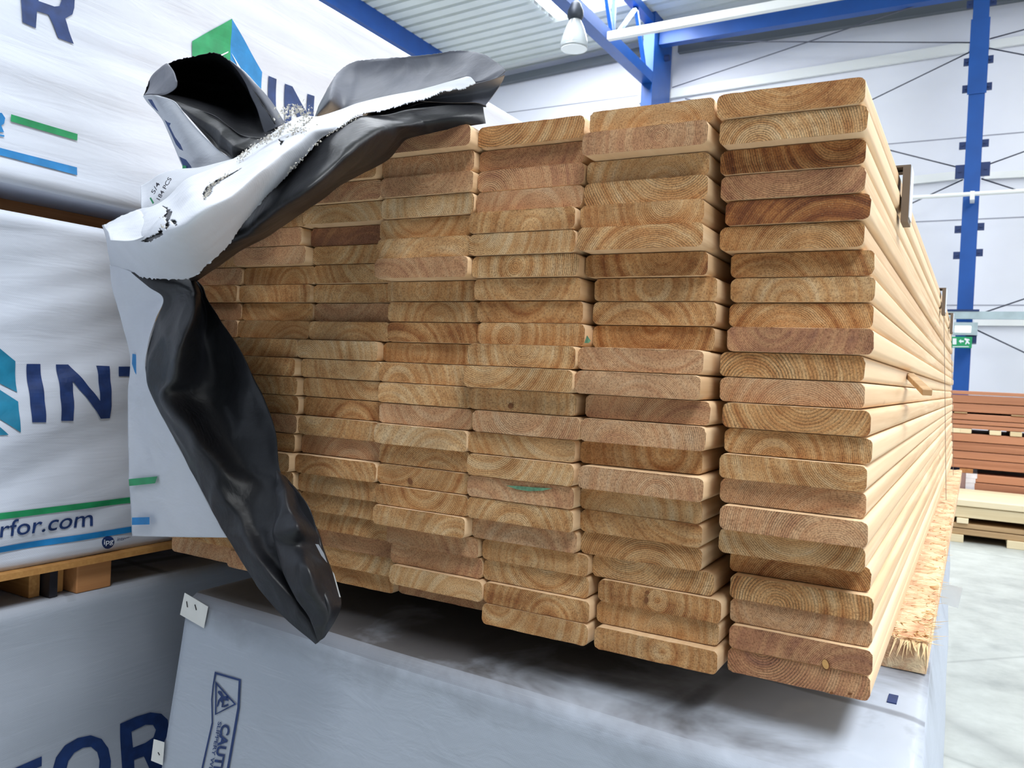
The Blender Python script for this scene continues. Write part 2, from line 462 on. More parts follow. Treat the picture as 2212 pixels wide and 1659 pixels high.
# blue post with brackets
def post():
    root = empty('steel_post', (0.98, 13.6, FLOOR)); tag(root, 'tall blue steel post with bolted brackets in front of the white back wall', 'post')
    def pt(x, y, z): return (x-0.98, y-13.6, z-FLOOR)
    mb = MB()
    mb.box(*[0.88-0.98, 1.10-0.98], -0.02, 0.0, 0, 7.25)
    mb.box(0.88-0.98, 1.10-0.98, 0.20, 0.22, 0, 7.25)
    mb.box(-0.005, 0.02, 0, 0.2, 0, 7.25)
    mb.build('post_profile', MAT['blue_steel'], root)
    for vv, s in [(12, 1), (136, 1), (194, 1), (316, 1), (496, 1), (552, 1), (372, 1.9)]:
        for side in (-1, 1):
            c = wl(2100-0.043*vv + 3 + side*24, vv + (0 if side < 0 else -6), 13.6)
            w = 0.045*s**0.5; h = 0.055*s
            x = 0.88 - w if side < 0 else 1.10 + w
            m = MB(); m.box(x-w-0.98, x+w-0.98, -0.01, 0.03, c.z-FLOOR-h, c.z-FLOOR+h)
            m.tube((x-0.98, -0.03, c.z-FLOOR), (x-0.98, -0.01, c.z-FLOOR), 0.018, 8)
            m.build('bracket', MAT['dark_blue_steel'], root)
    m = MB().box(0.86-0.98, 1.12-0.98, -0.035, -0.02, 4.9-FLOOR, 6.05-FLOOR); m.build('splice_plate', MAT['blue_steel'], root)
post()
# level pipe and galvanised cable rail in front of the post
a = wl(1500, 455, 13.3); b = wl(3000, 365, 13.3)
mb = MB().tube(a, b, 0.032, 12); mb.box(0.98, 1.04, 13.27, 13.56, wl(2105, 418.7, 13.3).z-0.09, wl(2105, 418.7, 13.3).z+0.04)
tag(mb.build('water_pipe', MAT['white_steel'], smooth=False), 'long white level pipe clipped across the blue post', 'pipe')
a = wl(2046, 681, 13.2); b = wl(2330, 684, 13.2)
r = empty('cable_tray', (a.x, 13.2, a.z)); tag(r, 'galvanised steel channel running level across the post above the exit sign', 'cable tray')
MB().box(0, b.x-a.x, -0.05, 0.05, -0.055, 0.055).build('channel', MAT['galvanised'], r)
MB().box(0, 0.42, -0.06, 0.2, 0.056, 0.085).build('mounting_plate', MAT['dark_blue_steel'], r)

# exit sign with its emergency lamp
def exit_sign():
    Y = 13.15
    r0 = empty('exit_sign', wl(2080, 740, Y)); o0 = r0.location.copy()
    tag(r0, 'green emergency exit sign with running figure under a lit lamp box on the blue post', 'exit sign')
    def rect(name, u0, v0, u1, v1, y, d, mat):
        p = wl(u0, v0, y); q = wl(u1, v1, y)
        return MB().box(p.x-o0.x, q.x-o0.x, y-o0.y, y-o0.y+d, q.z-o0.z, p.z-o0.z).build(name, MAT[mat], r0)
    rect('lamp_housing', 2058, 696, 2111, 724, Y+0.02, 0.16, 'galvanised')
    rect('lamp_panel', 2063, 704, 2097, 718, Y+0.0, 0.02, 'lamp_panel')
    rect('sign_bracket', 2086, 725, 2109, 741, Y+0.06, 0.366, 'dark_blue_steel')
    rect('sign_plate', 2054, 727, 2099, 752, Y+0.0, 0.015, 'sign_green')
    def pict(name, pts):
        vs = [wl(u, v, Y-0.004) - o0 for u, v in pts]
        me = mesh_from(name, vs, [tuple(range(len(vs)))]); link(name, me, MAT['print_white'], r0)
    pict('arrow_mark', [(2071, 737), (2076, 732.5), (2076, 735.5), (2082, 735.5), (2082, 739), (2076, 739), (2076, 742)])
    pict('door_mark', [(2058, 731), (2066, 731), (2066, 744), (2058, 744)])
    pict('text_strip', [(2058, 748), (2093, 748), (2093, 749.6), (2058, 749.6)])
    pict('figure_mark', [(2083, 731), (2086, 730.5), (2089, 732), (2093, 732), (2095, 735), (2093, 736), (2091, 734.5), (2092, 738), (2095, 742), (2093, 743.5), (2089.5, 740), (2087, 744), (2084.5, 743.5), (2087, 738), (2087, 735), (2084, 735)])
exit_sign()

# portal column with lattice girder (runs towards the camera)
def girder():
    X = -4.2
    root = empty('steel_column', (X, 13.4, FLOOR)); tag(root, 'broad blue steel column carrying the roof girder, rising behind the boards', 'column')
    mb = MB(); mb.box(-0.21, 0.0, 0, 0.03, 0, 7.0-FLOOR); mb.box(-0.21, 0.0, 0.94, 0.97, 0, 7.0-FLOOR); mb.box(-0.03, 0.0, 0.03, 0.94, 0, 7.0-FLOOR)
    mb.build('column_profile', MAT['blue_steel'], root)
    for z in (5.0, 6.35):
        m = MB().tube((0.0, 0.6, z-FLOOR), (0.09, 0.6, z-FLOOR), 0.06, 10); m.build('bolt', MAT['dark_blue_steel'], root)
    g = empty('lattice_girder', (X, 13.39, 5.8)); tag(g, 'blue lattice roof girder with diagonal struts running from the column over the hall', 'girder')
    L = 14.0
    MB().box(-0.21, 0.0, -L, 0, -0.10, 0.10).build('bottom_chord', MAT['blue_steel'], g)
    MB().box(-0.19, -0.02, -L, 0.0, 0.98, 1.12).build('top_chord', MAT['blue_steel'], g)
    # gusset at the column
    gm = MB(); gm.v = [(-0.05, 0, -0.1), (-0.05, -0.32, 0.98), (-0.05, 0, 0.98), (-0.03, 0, -0.1), (-0.03, -0.32, 0.98), (-0.03, 0, 0.98)]
    gm.f = [(0, 1, 2), (5, 4, 3), (0, 3, 4, 1), (1, 4, 5, 2), (2, 5, 3, 0)]
    y = -0.15
    k = 0
    while y > -L+1.2:
        for a, b in (((y, 0.1), (y-0.55, 0.98)), ((y-1.45, 0.1), (y-0.55, 0.98)), ((y-1.5, 0.1), (y-1.5, 0.98))):
            MB().bar((-0.10, a[0], a[1]), (-0.10, b[0], b[1]), 0.06, 0.06, (1, 0, 0)).build('strut', MAT['blue_steel'], g)
        y -= 1.5; k += 1
girder()
o = MB().box(-4.18, 3.0, 13.60, 13.78, 6.46, 6.70).build('roof_beam', MAT['blue_steel'])
tag(o, 'level blue steel beam under the roof, right of the broad column', 'beam')
o = MB().box(-8.95, -8.62, -3, 13.9, 6.40, 6.78).build('roof_beam', MAT['blue_steel'])
tag(o, 'blue steel beam under the ribbed roof above the wrapped packs on the left', 'beam')
a = hit(1314, 79, 0, -4.15)
o = MB().bar((-4.15, a.y, a.z), (3.0, a.y-0.02, a.z+0.06), 0.10, 0.12).build('light_rail', MAT['white_steel'])
tag(o, 'long white rail hung under the roof, starting at the blue girder', 'rail')

# hanging bay lamp
def lamp():
    Y = 9.8
    c = wl(1240, 100, Y); top = wl(1245, 28, Y)
    R = 28*(c-Vector(CAM)).length/F_PX
    root = empty('pendant_lamp', c); tag(root, 'bell-shaped bay lamp with clear ribbed shade hanging below the roof light', 'lamp')
    sc = R
    H_ = 56*(c-Vector(CAM)).length/F_PX
    shade = MB().lathe((0, 0, 0), [(R*0.93, -H_*0.10), (R, 0), (R*0.97, H_*0.12), (R*0.86, H_*0.35), (R*0.66, H_*0.65), (R*0.42, H_*0.9), (R*0.40, H_*0.95)], 36)
    so = shade.build('lamp_shade', MAT['shade'], root, smooth=True)
    so.modifiers.new('t', 'SOLIDIFY').thickness = 0.006
    MB().lathe((0, 0, 0), [(0.001, -H_*0.09), (R*0.93, -H_*0.09), (R*0.93, -H_*0.11), (0.001, -H_*0.11)], 36).build('diffuser', MAT['diffuser'], root, smooth=False)
    MB().lathe((0, 0, 0), [(0.001, H_*0.90), (R*0.44, H_*0.92), (R*0.58, H_*1.05), (R*0.56, H_*1.25), (R*0.40, H_*1.42), (R*0.36, H_*1.5), (R*0.12, H_*1.62), (0.001, H_*1.64)], 24).build('lamp_housing', MAT['dark_metal'], root, smooth=True)
    MB().tube((0, 0, H_*1.6), (0, 0, CZ(c.x)-c.z), 0.012, 8).build('suspension_rod', MAT['dark_metal'], root)
t = NT('shade'); t.set(Base_Color=srgb(220, 226, 228), Roughness=0.15, Transmission_Weight=0.6)
wv = t.n('ShaderNodeTexWave', wave_type='RINGS', rings_direction='SPHERICAL', inp={'Scale': 3.0}); MAT['shade'] = t.m
simple('diffuser', (240, 244, 246), 0.3)
lamp()

# ================================================================== stacks on the far right
def bundle(name, label, Y, u, layers, X0, X1, depth, zf=None, group=None):
    """layers: (v_top, v_bottom, material) read at column u, one board each."""
    zt = [(wl(u, a, Y).z, wl(u, b, Y).z, m) for a, b, m in layers]
    zb = zt[-1][1]
    root = empty(name, ((X0+X1)/2, Y, zb)); tag(root, label, 'timber bundle', group)
    for i, (a, b, m) in enumerate(zt):
        jy = random.uniform(-0.006, 0.010)
        w = depth/3
        o = MB().box(X0-(X0+X1)/2, X1-(X0+X1)/2, jy, depth+jy, b-zb+0.0008, a-zb-0.0008).build('board', MAT[m], root, bevel=0.004)
    return root, zb
YR = 6.3; X0, X1 = -0.2, 4.2
R_ = 'red_hardwood'
bundle('hardwood_bundle', 'topmost bundle of reddish hardwood boards in the stack on the right', YR, 2060, [(843, 851, R_), (852, 869, R_), (870, 888.5, R_)], X0, X1, 0.9)
bundle('hardwood_bundle', 'second reddish bundle from the top, its pale bearers below it', YR, 2060, [(892, 905, R_), (906, 915, R_), (916, 924, R_)], X0, X1, 0.9)
bundle('hardwood_bundle', 'third reddish bundle, the thickest, above the dark gap', YR, 2060, [(934.5, 952, R_), (953, 972, R_), (973, 989, R_), (990, 1009, R_)], X0, X1, 0.9)
b4, zb4 = bundle('hardwood_bundle', 'lowest reddish bundle partly covered by film, behind the pale timber', YR, 2060, [(1020, 1037, R_), (1038, 1056, R_), (1057, 1075, R_), (1076, 1100, R_), (1101, 1125, R_)], X0, X1, 0.9)
# film around the left part of the lowest bundle
za, zb_ = wl(2060, 1019, YR).z, wl(2060, 1090, YR).z
xa = wl(2086, 1040, YR).x; xb = wl(2116, 1040, YR).x
cx = (X0+X1)/2
MB().box(X0-0.01-cx, xa-cx, -0.012, 0.5, zb_-zb4, za-zb4-0.001).build('mauve_film', MAT['mauve_film'], b4)
fo = MB()
for i in range(7):
    f0 = i/7; x_ = xa + (xb-xa)*(1-0.35*math.sin(f0*3.0))
    fo.box(xa-cx, x_-cx, -0.016-0.002*(i % 2), 0.4, (zb_ + (za-zb_)*f0)-zb4, (zb_ + (za-zb_)*(f0+1/7))-zb4-0.001)
fo.build('foil_patch', MAT['foil'], b4)
def bearers(Y, vt, vb, us, mat, labels, w=0.09, g=None, depth=0.9):
    zt_, zb__ = wl(2060, vt, Y).z, wl(2060, vb, Y).z
    for u, lb in zip(us, labels):
        x = wl(u, vb, Y).x
        o = MB().box(x-w/2, x+w/2, Y-0.01, Y+depth, zb__, zt_).build('bearer', MAT[mat], bevel=0.003); tag(o, lb, 'bearer', g)
bearers(YR, 889, 891.6, (2075, 2200), 'tan_timber', ('thin spacer under the topmost reddish bundle, left', 'thin spacer under the topmost reddish bundle, right'))
bearers(YR, 924.4, 934, (2062, 2086, 2150, 2195), 'pale_timber', ('pale bearer under second reddish bundle, nearest the open pack', 'second pale bearer from the left under the second reddish bundle', 'third pale bearer from the left under the second reddish bundle', 'pale bearer under second reddish bundle, at the right picture edge'), 0.075)
bearers(YR, 1010, 1019.3, (2087, 2260), 'runner_wood', ('orange-brown bearer in the dark gap above the film-wrapped bundle', 'bearer in the dark gap under the third reddish bundle, far right'))
zf = zb4
for xx, lb in ((0.9, 'bearer on the floor under the reddish stack, left'), (3.0, 'bearer on the floor under the reddish stack, right')):
    o = MB().box(xx-0.06, xx+0.06, YR, YR+0.9, FLOOR, zf).build('bearer', MAT['runner_wood']); tag(o, lb, 'bearer')
YP = 5.5
p, zb = bundle('pale_timber_bundle', 'bundle of pale planed timber lying in front of the reddish stack', YP, 2060, [(1077, 1091, 'pale_timber'), (1092, 1116, 'pale_timber')], X0, X1, 0.75)
bearers(YP, 1117, 1128, (2079, 2230), 'pale_timber', ('white block under the pale timber bundle, left one', 'white block under the pale timber bundle, right one'), 0.07, depth=0.7)
p, zb = bundle('tan_timber_bundle', 'bottom bundle of tan timber in front of the reddish stack', YP, 2060, [(1128.5, 1139, 'tan_timber'), (1140, 1153, 'tan_timber')], X0, X1, 0.72)
for u, lb in ((2063, 'light block on the floor under the tan timber, beside the open pack'), (2195, 'light block on the floor under the tan timber, near the picture edge')):
    x = wl(u, 1160, YP).x
    o = MB().box(x-0.05, x+0.05, YP-0.01, YP+0.7, FLOOR, zb).build('bearer', MAT['pale_timber'], bevel=0.003); tag(o, lb, 'bearer')

# ================================================================== printing helpers
def curve_mesh(loops):
    """filled flat mesh from closed loops (first outer, others holes) in 2D"""
    cu = bpy.data.curves.new('t', 'CURVE'); cu.dimensions = '2D'; cu.fill_mode = 'BOTH'
    for lp in loops:
        sp_ = cu.splines.new('POLY'); sp_.points.add(len(lp)-1)
        for p_, (x, y) in zip(sp_.points, lp): p_.co = (x, y, 0, 1)
        sp_.use_cyclic_u = True
    return to_mesh(cu)
def to_mesh(cu):
    o_ = bpy.data.objects.new('t', cu); COL.objects.link(o_)
    dg = bpy.context.evaluated_depsgraph_get(); dg.update()
    me = bpy.data.meshes.new_from_object(o_.evaluated_get(dg))
    bpy.data.objects.remove(o_)
    return me
def text_mesh(body, bold=0.0, spacing=1.0):
    cu = bpy.data.curves.new('t', 'FONT'); cu.body = body; cu.size = 1.0; cu.offset = bold; cu.space_character = spacing
    cu.resolution_u = 4
    return to_mesh(cu)
def refine(me, maxlen):
    bm = bmesh.new(); bm.from_mesh(me)
    bmesh.ops.triangulate(bm, faces=bm.faces[:])
    for _ in range(5):
        es = [e for e in bm.edges if e.calc_length() > maxlen]
        if not es: break
        bmesh.ops.subdivide_edges(bm, edges=es, cuts=1)
        bmesh.ops.triangulate(bm, faces=bm.faces[:])
    bm.to_mesh(me); bm.free()
def place_print(name, me, px, surf, mat, parent, maxpx=12):
    """me: flat mesh; px(x,y)->(u,v); surf(u,v)->world point on the printed surface (a little in front)"""
    for v in me.vertices:
        u, w = px(v.co.x, v.co.y); v.co = (u, w, 0)
    refine(me, maxpx)
    pl = parent.matrix_world.translation if parent else Vector((0, 0, 0))
    pl = Vector(parent.location) if parent else Vector((0, 0, 0))
    for v in me.vertices:
        v.co = surf(v.co.x, v.co.y) - pl
    me.materials.clear()
    o_ = link(name, me, MAT[mat], parent)
    return o_
ident = lambda x, y: (x, y)
def text_px(name, body, o_, ex, ey, surf, mat, parent, bold=0.0, maxpx=14, spacing=1.0):
    """text scaled so that its full width spans ex (px vector) and cap height spans ey"""
    me = text_mesh(body, bold, spacing)
    xs = [v.co.x for v in me.vertices]; x0, x1 = min(xs), max(xs)
    f = lambda x, y: (o_[0] + ex[0]*(x-x0)/(x1-x0) + ey[0]*y/0.70, o_[1] + ex[1]*(x-x0)/(x1-x0) + ey[1]*y/0.70)
    return place_print(name, me, f, surf, mat, parent, maxpx)

# ================================================================== wrapped packs on the left
PX = -0.08
def wr_top(y, z):
    v = Vector((0.3, y*1.6, z*11))
    return 0.007*noise.noise(v) + 0.004*noise.noise(Vector((3, y*3.5, z*26))) - 0.004
def wr_mid(y, z):
    d = z - 0.35*y
    v = Vector((5.3, (y+0.3*z)*2.2, d*12))
    return 0.017*noise.noise(v) + 0.004*noise.noise(Vector((8, y*4, d*30))) - 0.010
def wr_low(y, z):
    v = Vector((9.3, y*1.5, z*8))
    return 0.008*noise.noise(v) - 0.005
def left_pack(name, label, z0, z1, y0, y1, fn, mat):
    root = empty(name, (PX-0.6, (y0+y1)/2, z0)); tag(root, label, 'wrapped pack')
    o0 = Vector(root.location)
    ny, nz = 150, 64
    vs = []; fs = []
    for j in range(nz+1):
        for i in range(ny+1):
            y = y0+(y1-y0)*i/ny; z = z0+(z1-z0)*j/nz
            e = min(1.0, min(z-z0, z1-z)/0.03)
            r_ = 0.012*(1-math.sqrt(max(0, 1-(1-e)**2)))
            vs.append(Vector((PX + fn(y, z)*(0.3+0.7*e) - r_, y, z)) - o0)
    for j in range(nz):
        for i in range(ny):
            a_ = j*(ny+1)+i
            fs.append((a_, a_+1, a_+ny+2, a_+ny+1))
    k = len(vs)
    bx_ = [Vector((PX-1.2, y0, z0))-o0, Vector((PX-1.2, y1, z0))-o0, Vector((PX-1.2, y1, z1))-o0, Vector((PX-1.2, y0, z1))-o0]
    vs += bx_
    top = [nz*(ny+1)+i for i in range(ny+1)]; bot = list(range(ny+1))
    l0 = [j*(ny+1) for j in range(nz+1)]; l1 = [j*(ny+1)+ny for j in range(nz+1)]
    fs.append(tuple(top) + (k+2, k+3)); fs.append(tuple(reversed(bot)) + (k, k+1))
    fs.append(tuple(l1) + (k+2, k+1)); fs.append(tuple(reversed(l0)) + (k, k+3))
    fs.append((k+3, k+2, k+1, k))
    me = mesh_from('wrapping', vs, fs)
    me.polygons.foreach_set('use_smooth', [i < ny*nz for i in range(len(me.polygons))])
    me.update()
    link('wrapping', me, MAT[mat], root)
    return root
YE = 1.62
top_p = left_pack('wrapped_pack', 'upper white wrapped lumber pack on the left with the green and blue house logo', 0.556, 1.103, -1.6, YE, wr_top, 'white_wrap')
mid_p = left_pack('wrapped_pack', 'middle white wrapped lumber pack on the left, printed with a web address', -0.043, 0.515, -1.6, YE, wr_mid, 'white_wrap')
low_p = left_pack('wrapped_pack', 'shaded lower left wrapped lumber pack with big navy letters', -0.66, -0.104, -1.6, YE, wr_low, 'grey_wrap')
def surf_left(fn, off=0.0018):
    def f(u, v):
        p_ = hit(u, v, 0, PX)
        return Vector((PX + fn(p_.y, p_.z)+off, p_.y, p_.z))
    return f
ST, SM, SL = surf_left(wr_top), surf_left(wr_mid), surf_left(wr_low)
def pr(name, loops, surf, mat, parent, off=0):
    return place_print(name, curve_mesh(loops), ident, surf, mat, parent)
ST2 = surf_left(wr_top, 0.003); SM2 = surf_left(wr_mid, 0.003)
pr('logo', [[(419, 88), (502, 40), (502, 190), (419, 150)]], ST, 'print_green', top_p)
pr('logo', [[(502, 40), (571, 155), (569, 215), (540, 250), (502, 190)]], ST, 'print_blue', top_p)
pr('logo', [[(503, 113), (540, 172), (575, 222), (560, 226), (530, 168)]], ST2, 'print_white', top_p)
pr('logo', [[(470, 122), (497, 110), (496, 113), (480, 121)]], ST2, 'print_white', top_p)
pr('letter', [[(585, 163), (602, 170), (600, 262), (583, 255)]], ST, 'print_navy', top_p)
pr('letter', [[(620, 180), (636, 186), (667, 242), (668, 202), (683, 207), (681, 300), (666, 294), (634, 226), (632, 278), (618, 272)]], ST, 'print_navy', top_p)
pr('letter', [[(49, -45), (49, 0), (52, 47), (81, 60), (83, 23), (108, 31), (119, 54), (130, 81), (164, 94), (152, 65), (144, 39), (160, 30), (164, 16), (164, -25)],
              [(85, -14), (87, 1), (104, 7), (121, 13), (132, 12), (136, 0), (135, -15)]], ST, 'print_navy', top_p)
pr('letter', [[(-14, 241), (8, 243), (16, 254), (14, 266), (8, 270), (14, 285), (4, 284), (-3, 272), (-12, 284)]], ST, 'print_blue', top_p)
pr('stripe', [[(-20, 284), (14, 291), (14, 295), (-20, 288)]], ST, 'print_blue', top_p)
pr('stripe', [[(28, 246), (171, 289), (171, 303), (28, 261)]], ST, 'print_green', top_p)
pr('stripe', [[(-40, 307), (171, 361), (171, 378), (-40, 323)]], ST, 'print_blue', top_p)
pr('logo', [[(-60, 690), (0, 742), (46, 781), (45, 848), (0, 822), (-60, 780)]], SM, 'print_teal', mid_p)
pr('logo', [[(-60, 792), (0, 835), (44, 868), (43, 934), (0, 904), (-60, 870)]], SM, 'print_teal', mid_p)
pr('logo', [[(-60, 890), (0, 922), (17, 939), (-60, 942)]], SM, 'print_teal', mid_p)
pr('letter', [[(70, 787), (100, 787), (98, 912), (68, 912)]], SM, 'print_navy', mid_p)
pr('letter', [[(133, 788), (159, 788), (216, 866), (214, 790), (240, 791), (242, 904), (221, 905), (160, 824), (158, 909), (131, 909)]], SM, 'print_navy', mid_p)
pr('letter', [[(259, 792), (345, 792), (345, 812), (315, 812), (315, 905), (285, 905), (284, 813), (259, 813)]], SM, 'print_navy', mid_p)
pr('stripe', [[(-60, 1117), (0, 1109), (340, 1067), (340, 1079), (0, 1123), (-60, 1131)]], SM, 'print_green', mid_p)
pr('stripe', [[(-60, 1192), (0, 1183), (340, 1130), (340, 1143), (0, 1196), (-60, 1205)]], SM, 'print_blue', mid_p)
text_px('web_address', 'interfor.com', (-88, 1173), (291, -37), (3.5, -36), SM, 'print_navy', mid_p, 0.006, 16)
pr('round_emblem', [[(238+14*math.cos(t_/24*6.283), 1173+14*math.sin(t_/24*6.283)) for t_ in range(24)]], SM, 'print_navy', mid_p)
text_px('emblem_lettering', 'ipg', (227.5, 1177), (21, -2.5), (0.6, -11), SM2, 'print_white', mid_p, 0.01, 10)
text_px('small_lettering', 'intertape polymer', (258, 1170), (92, -10), (0.5, -8), SM, 'print_navy', mid_p, 0.004, 16)
pr('letter', [[(20, 1720), (27, 1666), (95, 1636), (95, 1657), (54, 1674), (52, 1690), (88, 1676), (86, 1695), (50, 1709), (48, 1760), (18, 1770)]], SL, 'print_navy', low_p)
oo = [(118, 1665), (126, 1638), (145, 1612), (172, 1596), (200, 1590), (224, 1598), (238, 1618), (242, 1645), (238, 1680), (222, 1715), (196, 1740), (165, 1748), (138, 1740), (122, 1712)]
oi_ = [(146, 1668), (152, 1646), (165, 1628), (184, 1617), (201, 1615), (214, 1626), (218, 1645), (214, 1674), (203, 1698), (184, 1714), (164, 1716), (150, 1702)]
pr('letter', [oo, oi_], SL, 'print_navy', low_p)
pr('letter', [[(263, 1565), (298, 1549), (328, 1540), (352, 1543), (366, 1556), (368, 1580), (356, 1604), (338, 1620), (372, 1690), (340, 1700), (312, 1634), (291, 1642), (291, 1712), (266, 1722)],
              [(288, 1582), (318, 1567), (334, 1567), (340, 1578), (334, 1594), (316, 1606), (290, 1616)]], SL, 'print_navy', low_p)

# bearers between the left packs
o = MB().box(PX-0.34, PX-0.15, -1.5, 1.5, 0.5152, 0.5555).build('bearer', MAT['runner_wood']); tag(o, 'dark-shaded runner plank between the upper and middle wrapped packs', 'bearer')
def yl(u, v): return hit(u, v, 0, PX).y
o = MB().box(PX-0.5, PX+0.004, -1.5, 1.4, -0.0535, -0.0435).build('bearer', MAT['cross_wood']); tag(o, 'thin brown deck board just under the middle wrapped pack', 'bearer')
for (ua, ub, mt, lb) in ((97, 121, 'cross_wood', 'light wooden block end under the middle pack, left of the black strap'),
                         (144, 171, 'cross_wood', 'light wooden block end under the middle pack, right of the black strap'),
                         (176, 250, 'runner_wood', 'wide brown bearer under the middle pack, rightmost of the blocks'),
                         (-60, -20, 'runner_wood', 'brown bearer under the middle pack, outside the left picture edge')):
    ya, yb = yl(ua, 1240), yl(ub, 1240)
    o = MB().box(PX-0.9, PX-0.012-(0.03 if mt == 'cross_wood' else 0), ya, yb, -0.1035, -0.054).build('bearer', MAT[mt], bevel=0.002); tag(o, lb, 'bearer')
o = MB().box(PX-0.5, PX-0.02, yl(124, 1240), yl(141, 1240), -0.103, -0.0542).build('strap', MAT['black_strap']); tag(o, 'black strap end hanging under the middle wrapped pack between two blocks', 'strap')
for y_ in (-1.0, 0.2, 1.3):
    pass
o = MB().box(PX-1.1, PX-0.1, -1.4, -1.3, FLOOR, -0.66).build('bearer', MAT['runner_wood']); tag(o, 'bearer on the floor under the lower left pack, near end', 'bearer')
o = MB().box(PX-1.1, PX-0.1, 1.0, 1.1, FLOOR, -0.66).build('bearer', MAT['runner_wood']); tag(o, 'bearer on the floor under the lower left pack, far end', 'bearer')

# ================================================================== lower grey wrapped pack under the boards
ZT = -0.05; ZB = FLOOR+0.04
def lower_pack():
    root = empty('wrapped_pack', (0.68, 1.5, ZB)); tag(root, 'grey fabric-wrapped lumber pack carrying the open stack, with slippery caution print', 'wrapped pack')
    o0 = Vector(root.location)
    nx, nz, ny = 90, 50, 110
    R_ = 0.014
    def xl(z, y): return 0.19 + (0.19-0.135)/0.28*(z-ZT)*(1 if z > -0.35 else 1)*0.9 - 0.01*y
    def xr(z, y): return 1.182 - 0.021*y + 0.022*min(1, (ZT-z)/0.12)
    # one closed skin from profile: front face, top, sides
    vs, fs, idx = [], [], {}
    def add(key, p_):
        if key not in idx:
            idx[key] = len(vs); vs.append(p_-o0)
        return idx[key]
    def yf(x): return -0.066*(x-0.19)
    def front(i, j):
        z = ZB+(ZT-ZB)*j/nz
        a_, b_ = xl(z, 0), xr(z, 0)
        x = a_+(b_-a_)*i/nx
        e = min(1, (ZT-z)/R_) ; rr = R_*(1-math.sqrt(max(0, 1-(1-e)**2)))
        e2 = min(1, min(x-a_, b_-x)/R_); r2 = R_*(1-math.sqrt(max(0, 1-(1-e2)**2)))
        y = yf(x) + rr*(1) + r2 + 0.004*noise.noise(Vector((x*4, 2, z*5)))
        zz = z - (0.003*(1-e2) if j == nz else 0)
        return Vector((x, y, zz))
    def topp(i, k):
        y = k/ny
        p0 = front(i, nz)
        yy = p0.y + (3.0-p0.y)*y
        a_, b_ = xl(ZT, yy), xr(ZT, yy)
        x = a_+(b_-a_)*i/nx
        z = p0.z - 0.002*abs(noise.noise(Vector((x*9, yy*3, 1)))) 
        return Vector((x, yy, z))
    for j in range(nz):
        for i in range(nx):
            fs.append(tuple(add(('f', a_, b_), front(a_, b_)) for a_, b_ in ((i, j), (i+1, j), (i+1, j+1), (i, j+1))))
    for k in range(ny):
        for i in range(nx):
            q_ = []
            for a_, b_ in ((i, k), (i+1, k), (i+1, k+1), (i, k+1)):
                q_.append(add(('f', a_, nz), front(a_, nz)) if b_ == 0 else add(('t', a_, b_), topp(a_, b_)))
            fs.append(tuple(q_))
    for side, i in ((0, 0), (1, nx)):
        for j in range(nz):
            for k in range(ny):
                q_ = []
                for jj, kk in ((j, k), (j, k+1), (j+1, k+1), (j+1, k)):
                    if kk == 0: q_.append(add(('f', i, jj), front(i, jj)))
                    elif jj == nz: q_.append(add(('t', i, kk), topp(i, kk)))
                    else:
                        z = ZB+(ZT-ZB)*jj/nz; y = 3.0*kk/ny
                        x = xr(z, y) if side else xl(z, y)
                        x += 0.004*noise.noise(Vector((side, y*3, z*9)))
                        q_.append(add(('s%d' % side, jj, kk), Vector((x, y, z))))
                fs.append(tuple(q_) if side == 0 else tuple(reversed(q_)))
    me = mesh_from('wrapping', vs, fs, True)
    bm = bmesh.new(); bm.from_mesh(me)
    bmesh.ops.recalc_face_normals(bm, faces=bm.faces[:]); bm.to_mesh(me); bm.free()
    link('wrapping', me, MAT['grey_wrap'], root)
    n_ = (0.066, 1, 0); d_ = 0.066*0.19
    def sf(off):
        def f(u, v):
            p_ = hitn(u, v, n_, d_)
            p_.y += -off + 0.004*noise.noise(Vector((p_.x*4, 2, p_.z*5)))
            return p_
        return f
    SF = sf(0.0016); SF2 = sf(0.0030)
    frame_o = [(466, 1450), (522, 1467), (519, 1530), (507, 1600), (497, 1660), (482, 1740), (420, 1740), (436, 1664), (459, 1560), (458, 1510), (461, 1480)]
    frame_i = [(469, 1456), (517, 1470), (514, 1528), (502, 1598), (492, 1658), (478, 1735), (425, 1735), (440, 1664), (462, 1562), (461, 1510), (464, 1480)]
    pr('caution_frame', [frame_o, frame_i], SF, 'print_navy', root)
    pr('warning_triangle', [[(467, 1470), (512, 1521), (466, 1544)], [(470, 1479), (507, 1520), (469, 1540)]], SF, 'print_navy', root)
    pr('slipping_figure', [[(474, 1491), (480, 1493), (485, 1503), (492, 1509), (490, 1503), (494, 1503), (496, 1513), (489, 1513), (484, 1510), (486, 1517), (483, 1524), (490, 1521), (494, 1519), (496, 1523), (487, 1527), (480, 1527), (481, 1518), (477, 1512), (473, 1526), (470, 1525), (473, 1512), (479, 1504), (472, 1495)]], SF, 'print_navy', root)
    pr('slipping_figure', [[(490+3*math.cos(t_/10*6.283), 1505+3*math.sin(t_/10*6.283)) for t_ in range(10)]], SF2, 'print_navy', root)
    text_px('caution_lettering', 'CAUTION', (481, 1563), (-27, 150), (18, 2.6), SF, 'print_navy', root, 0.035, 10)
    text_px('slippery_lettering', 'SLIPPERY WHEN WET', (473, 1558), (-34, 178), (7.5, 1.2), SF, 'print_navy', root, 0.012, 10)
    # stapled paper corners
    def pap(nm, pts):
        o_ = pr(nm, [pts], sf(0.004), 'paper', root)
        o_.modifiers.new('t', 'SOLIDIFY').thickness = 0.0008
    pap('paper_patch', [(405, 1279), (455, 1309), (446, 1355), (395, 1326)])
    pap('paper_patch', [(339, 1594), (361, 1601), (357, 1650), (333, 1640)])
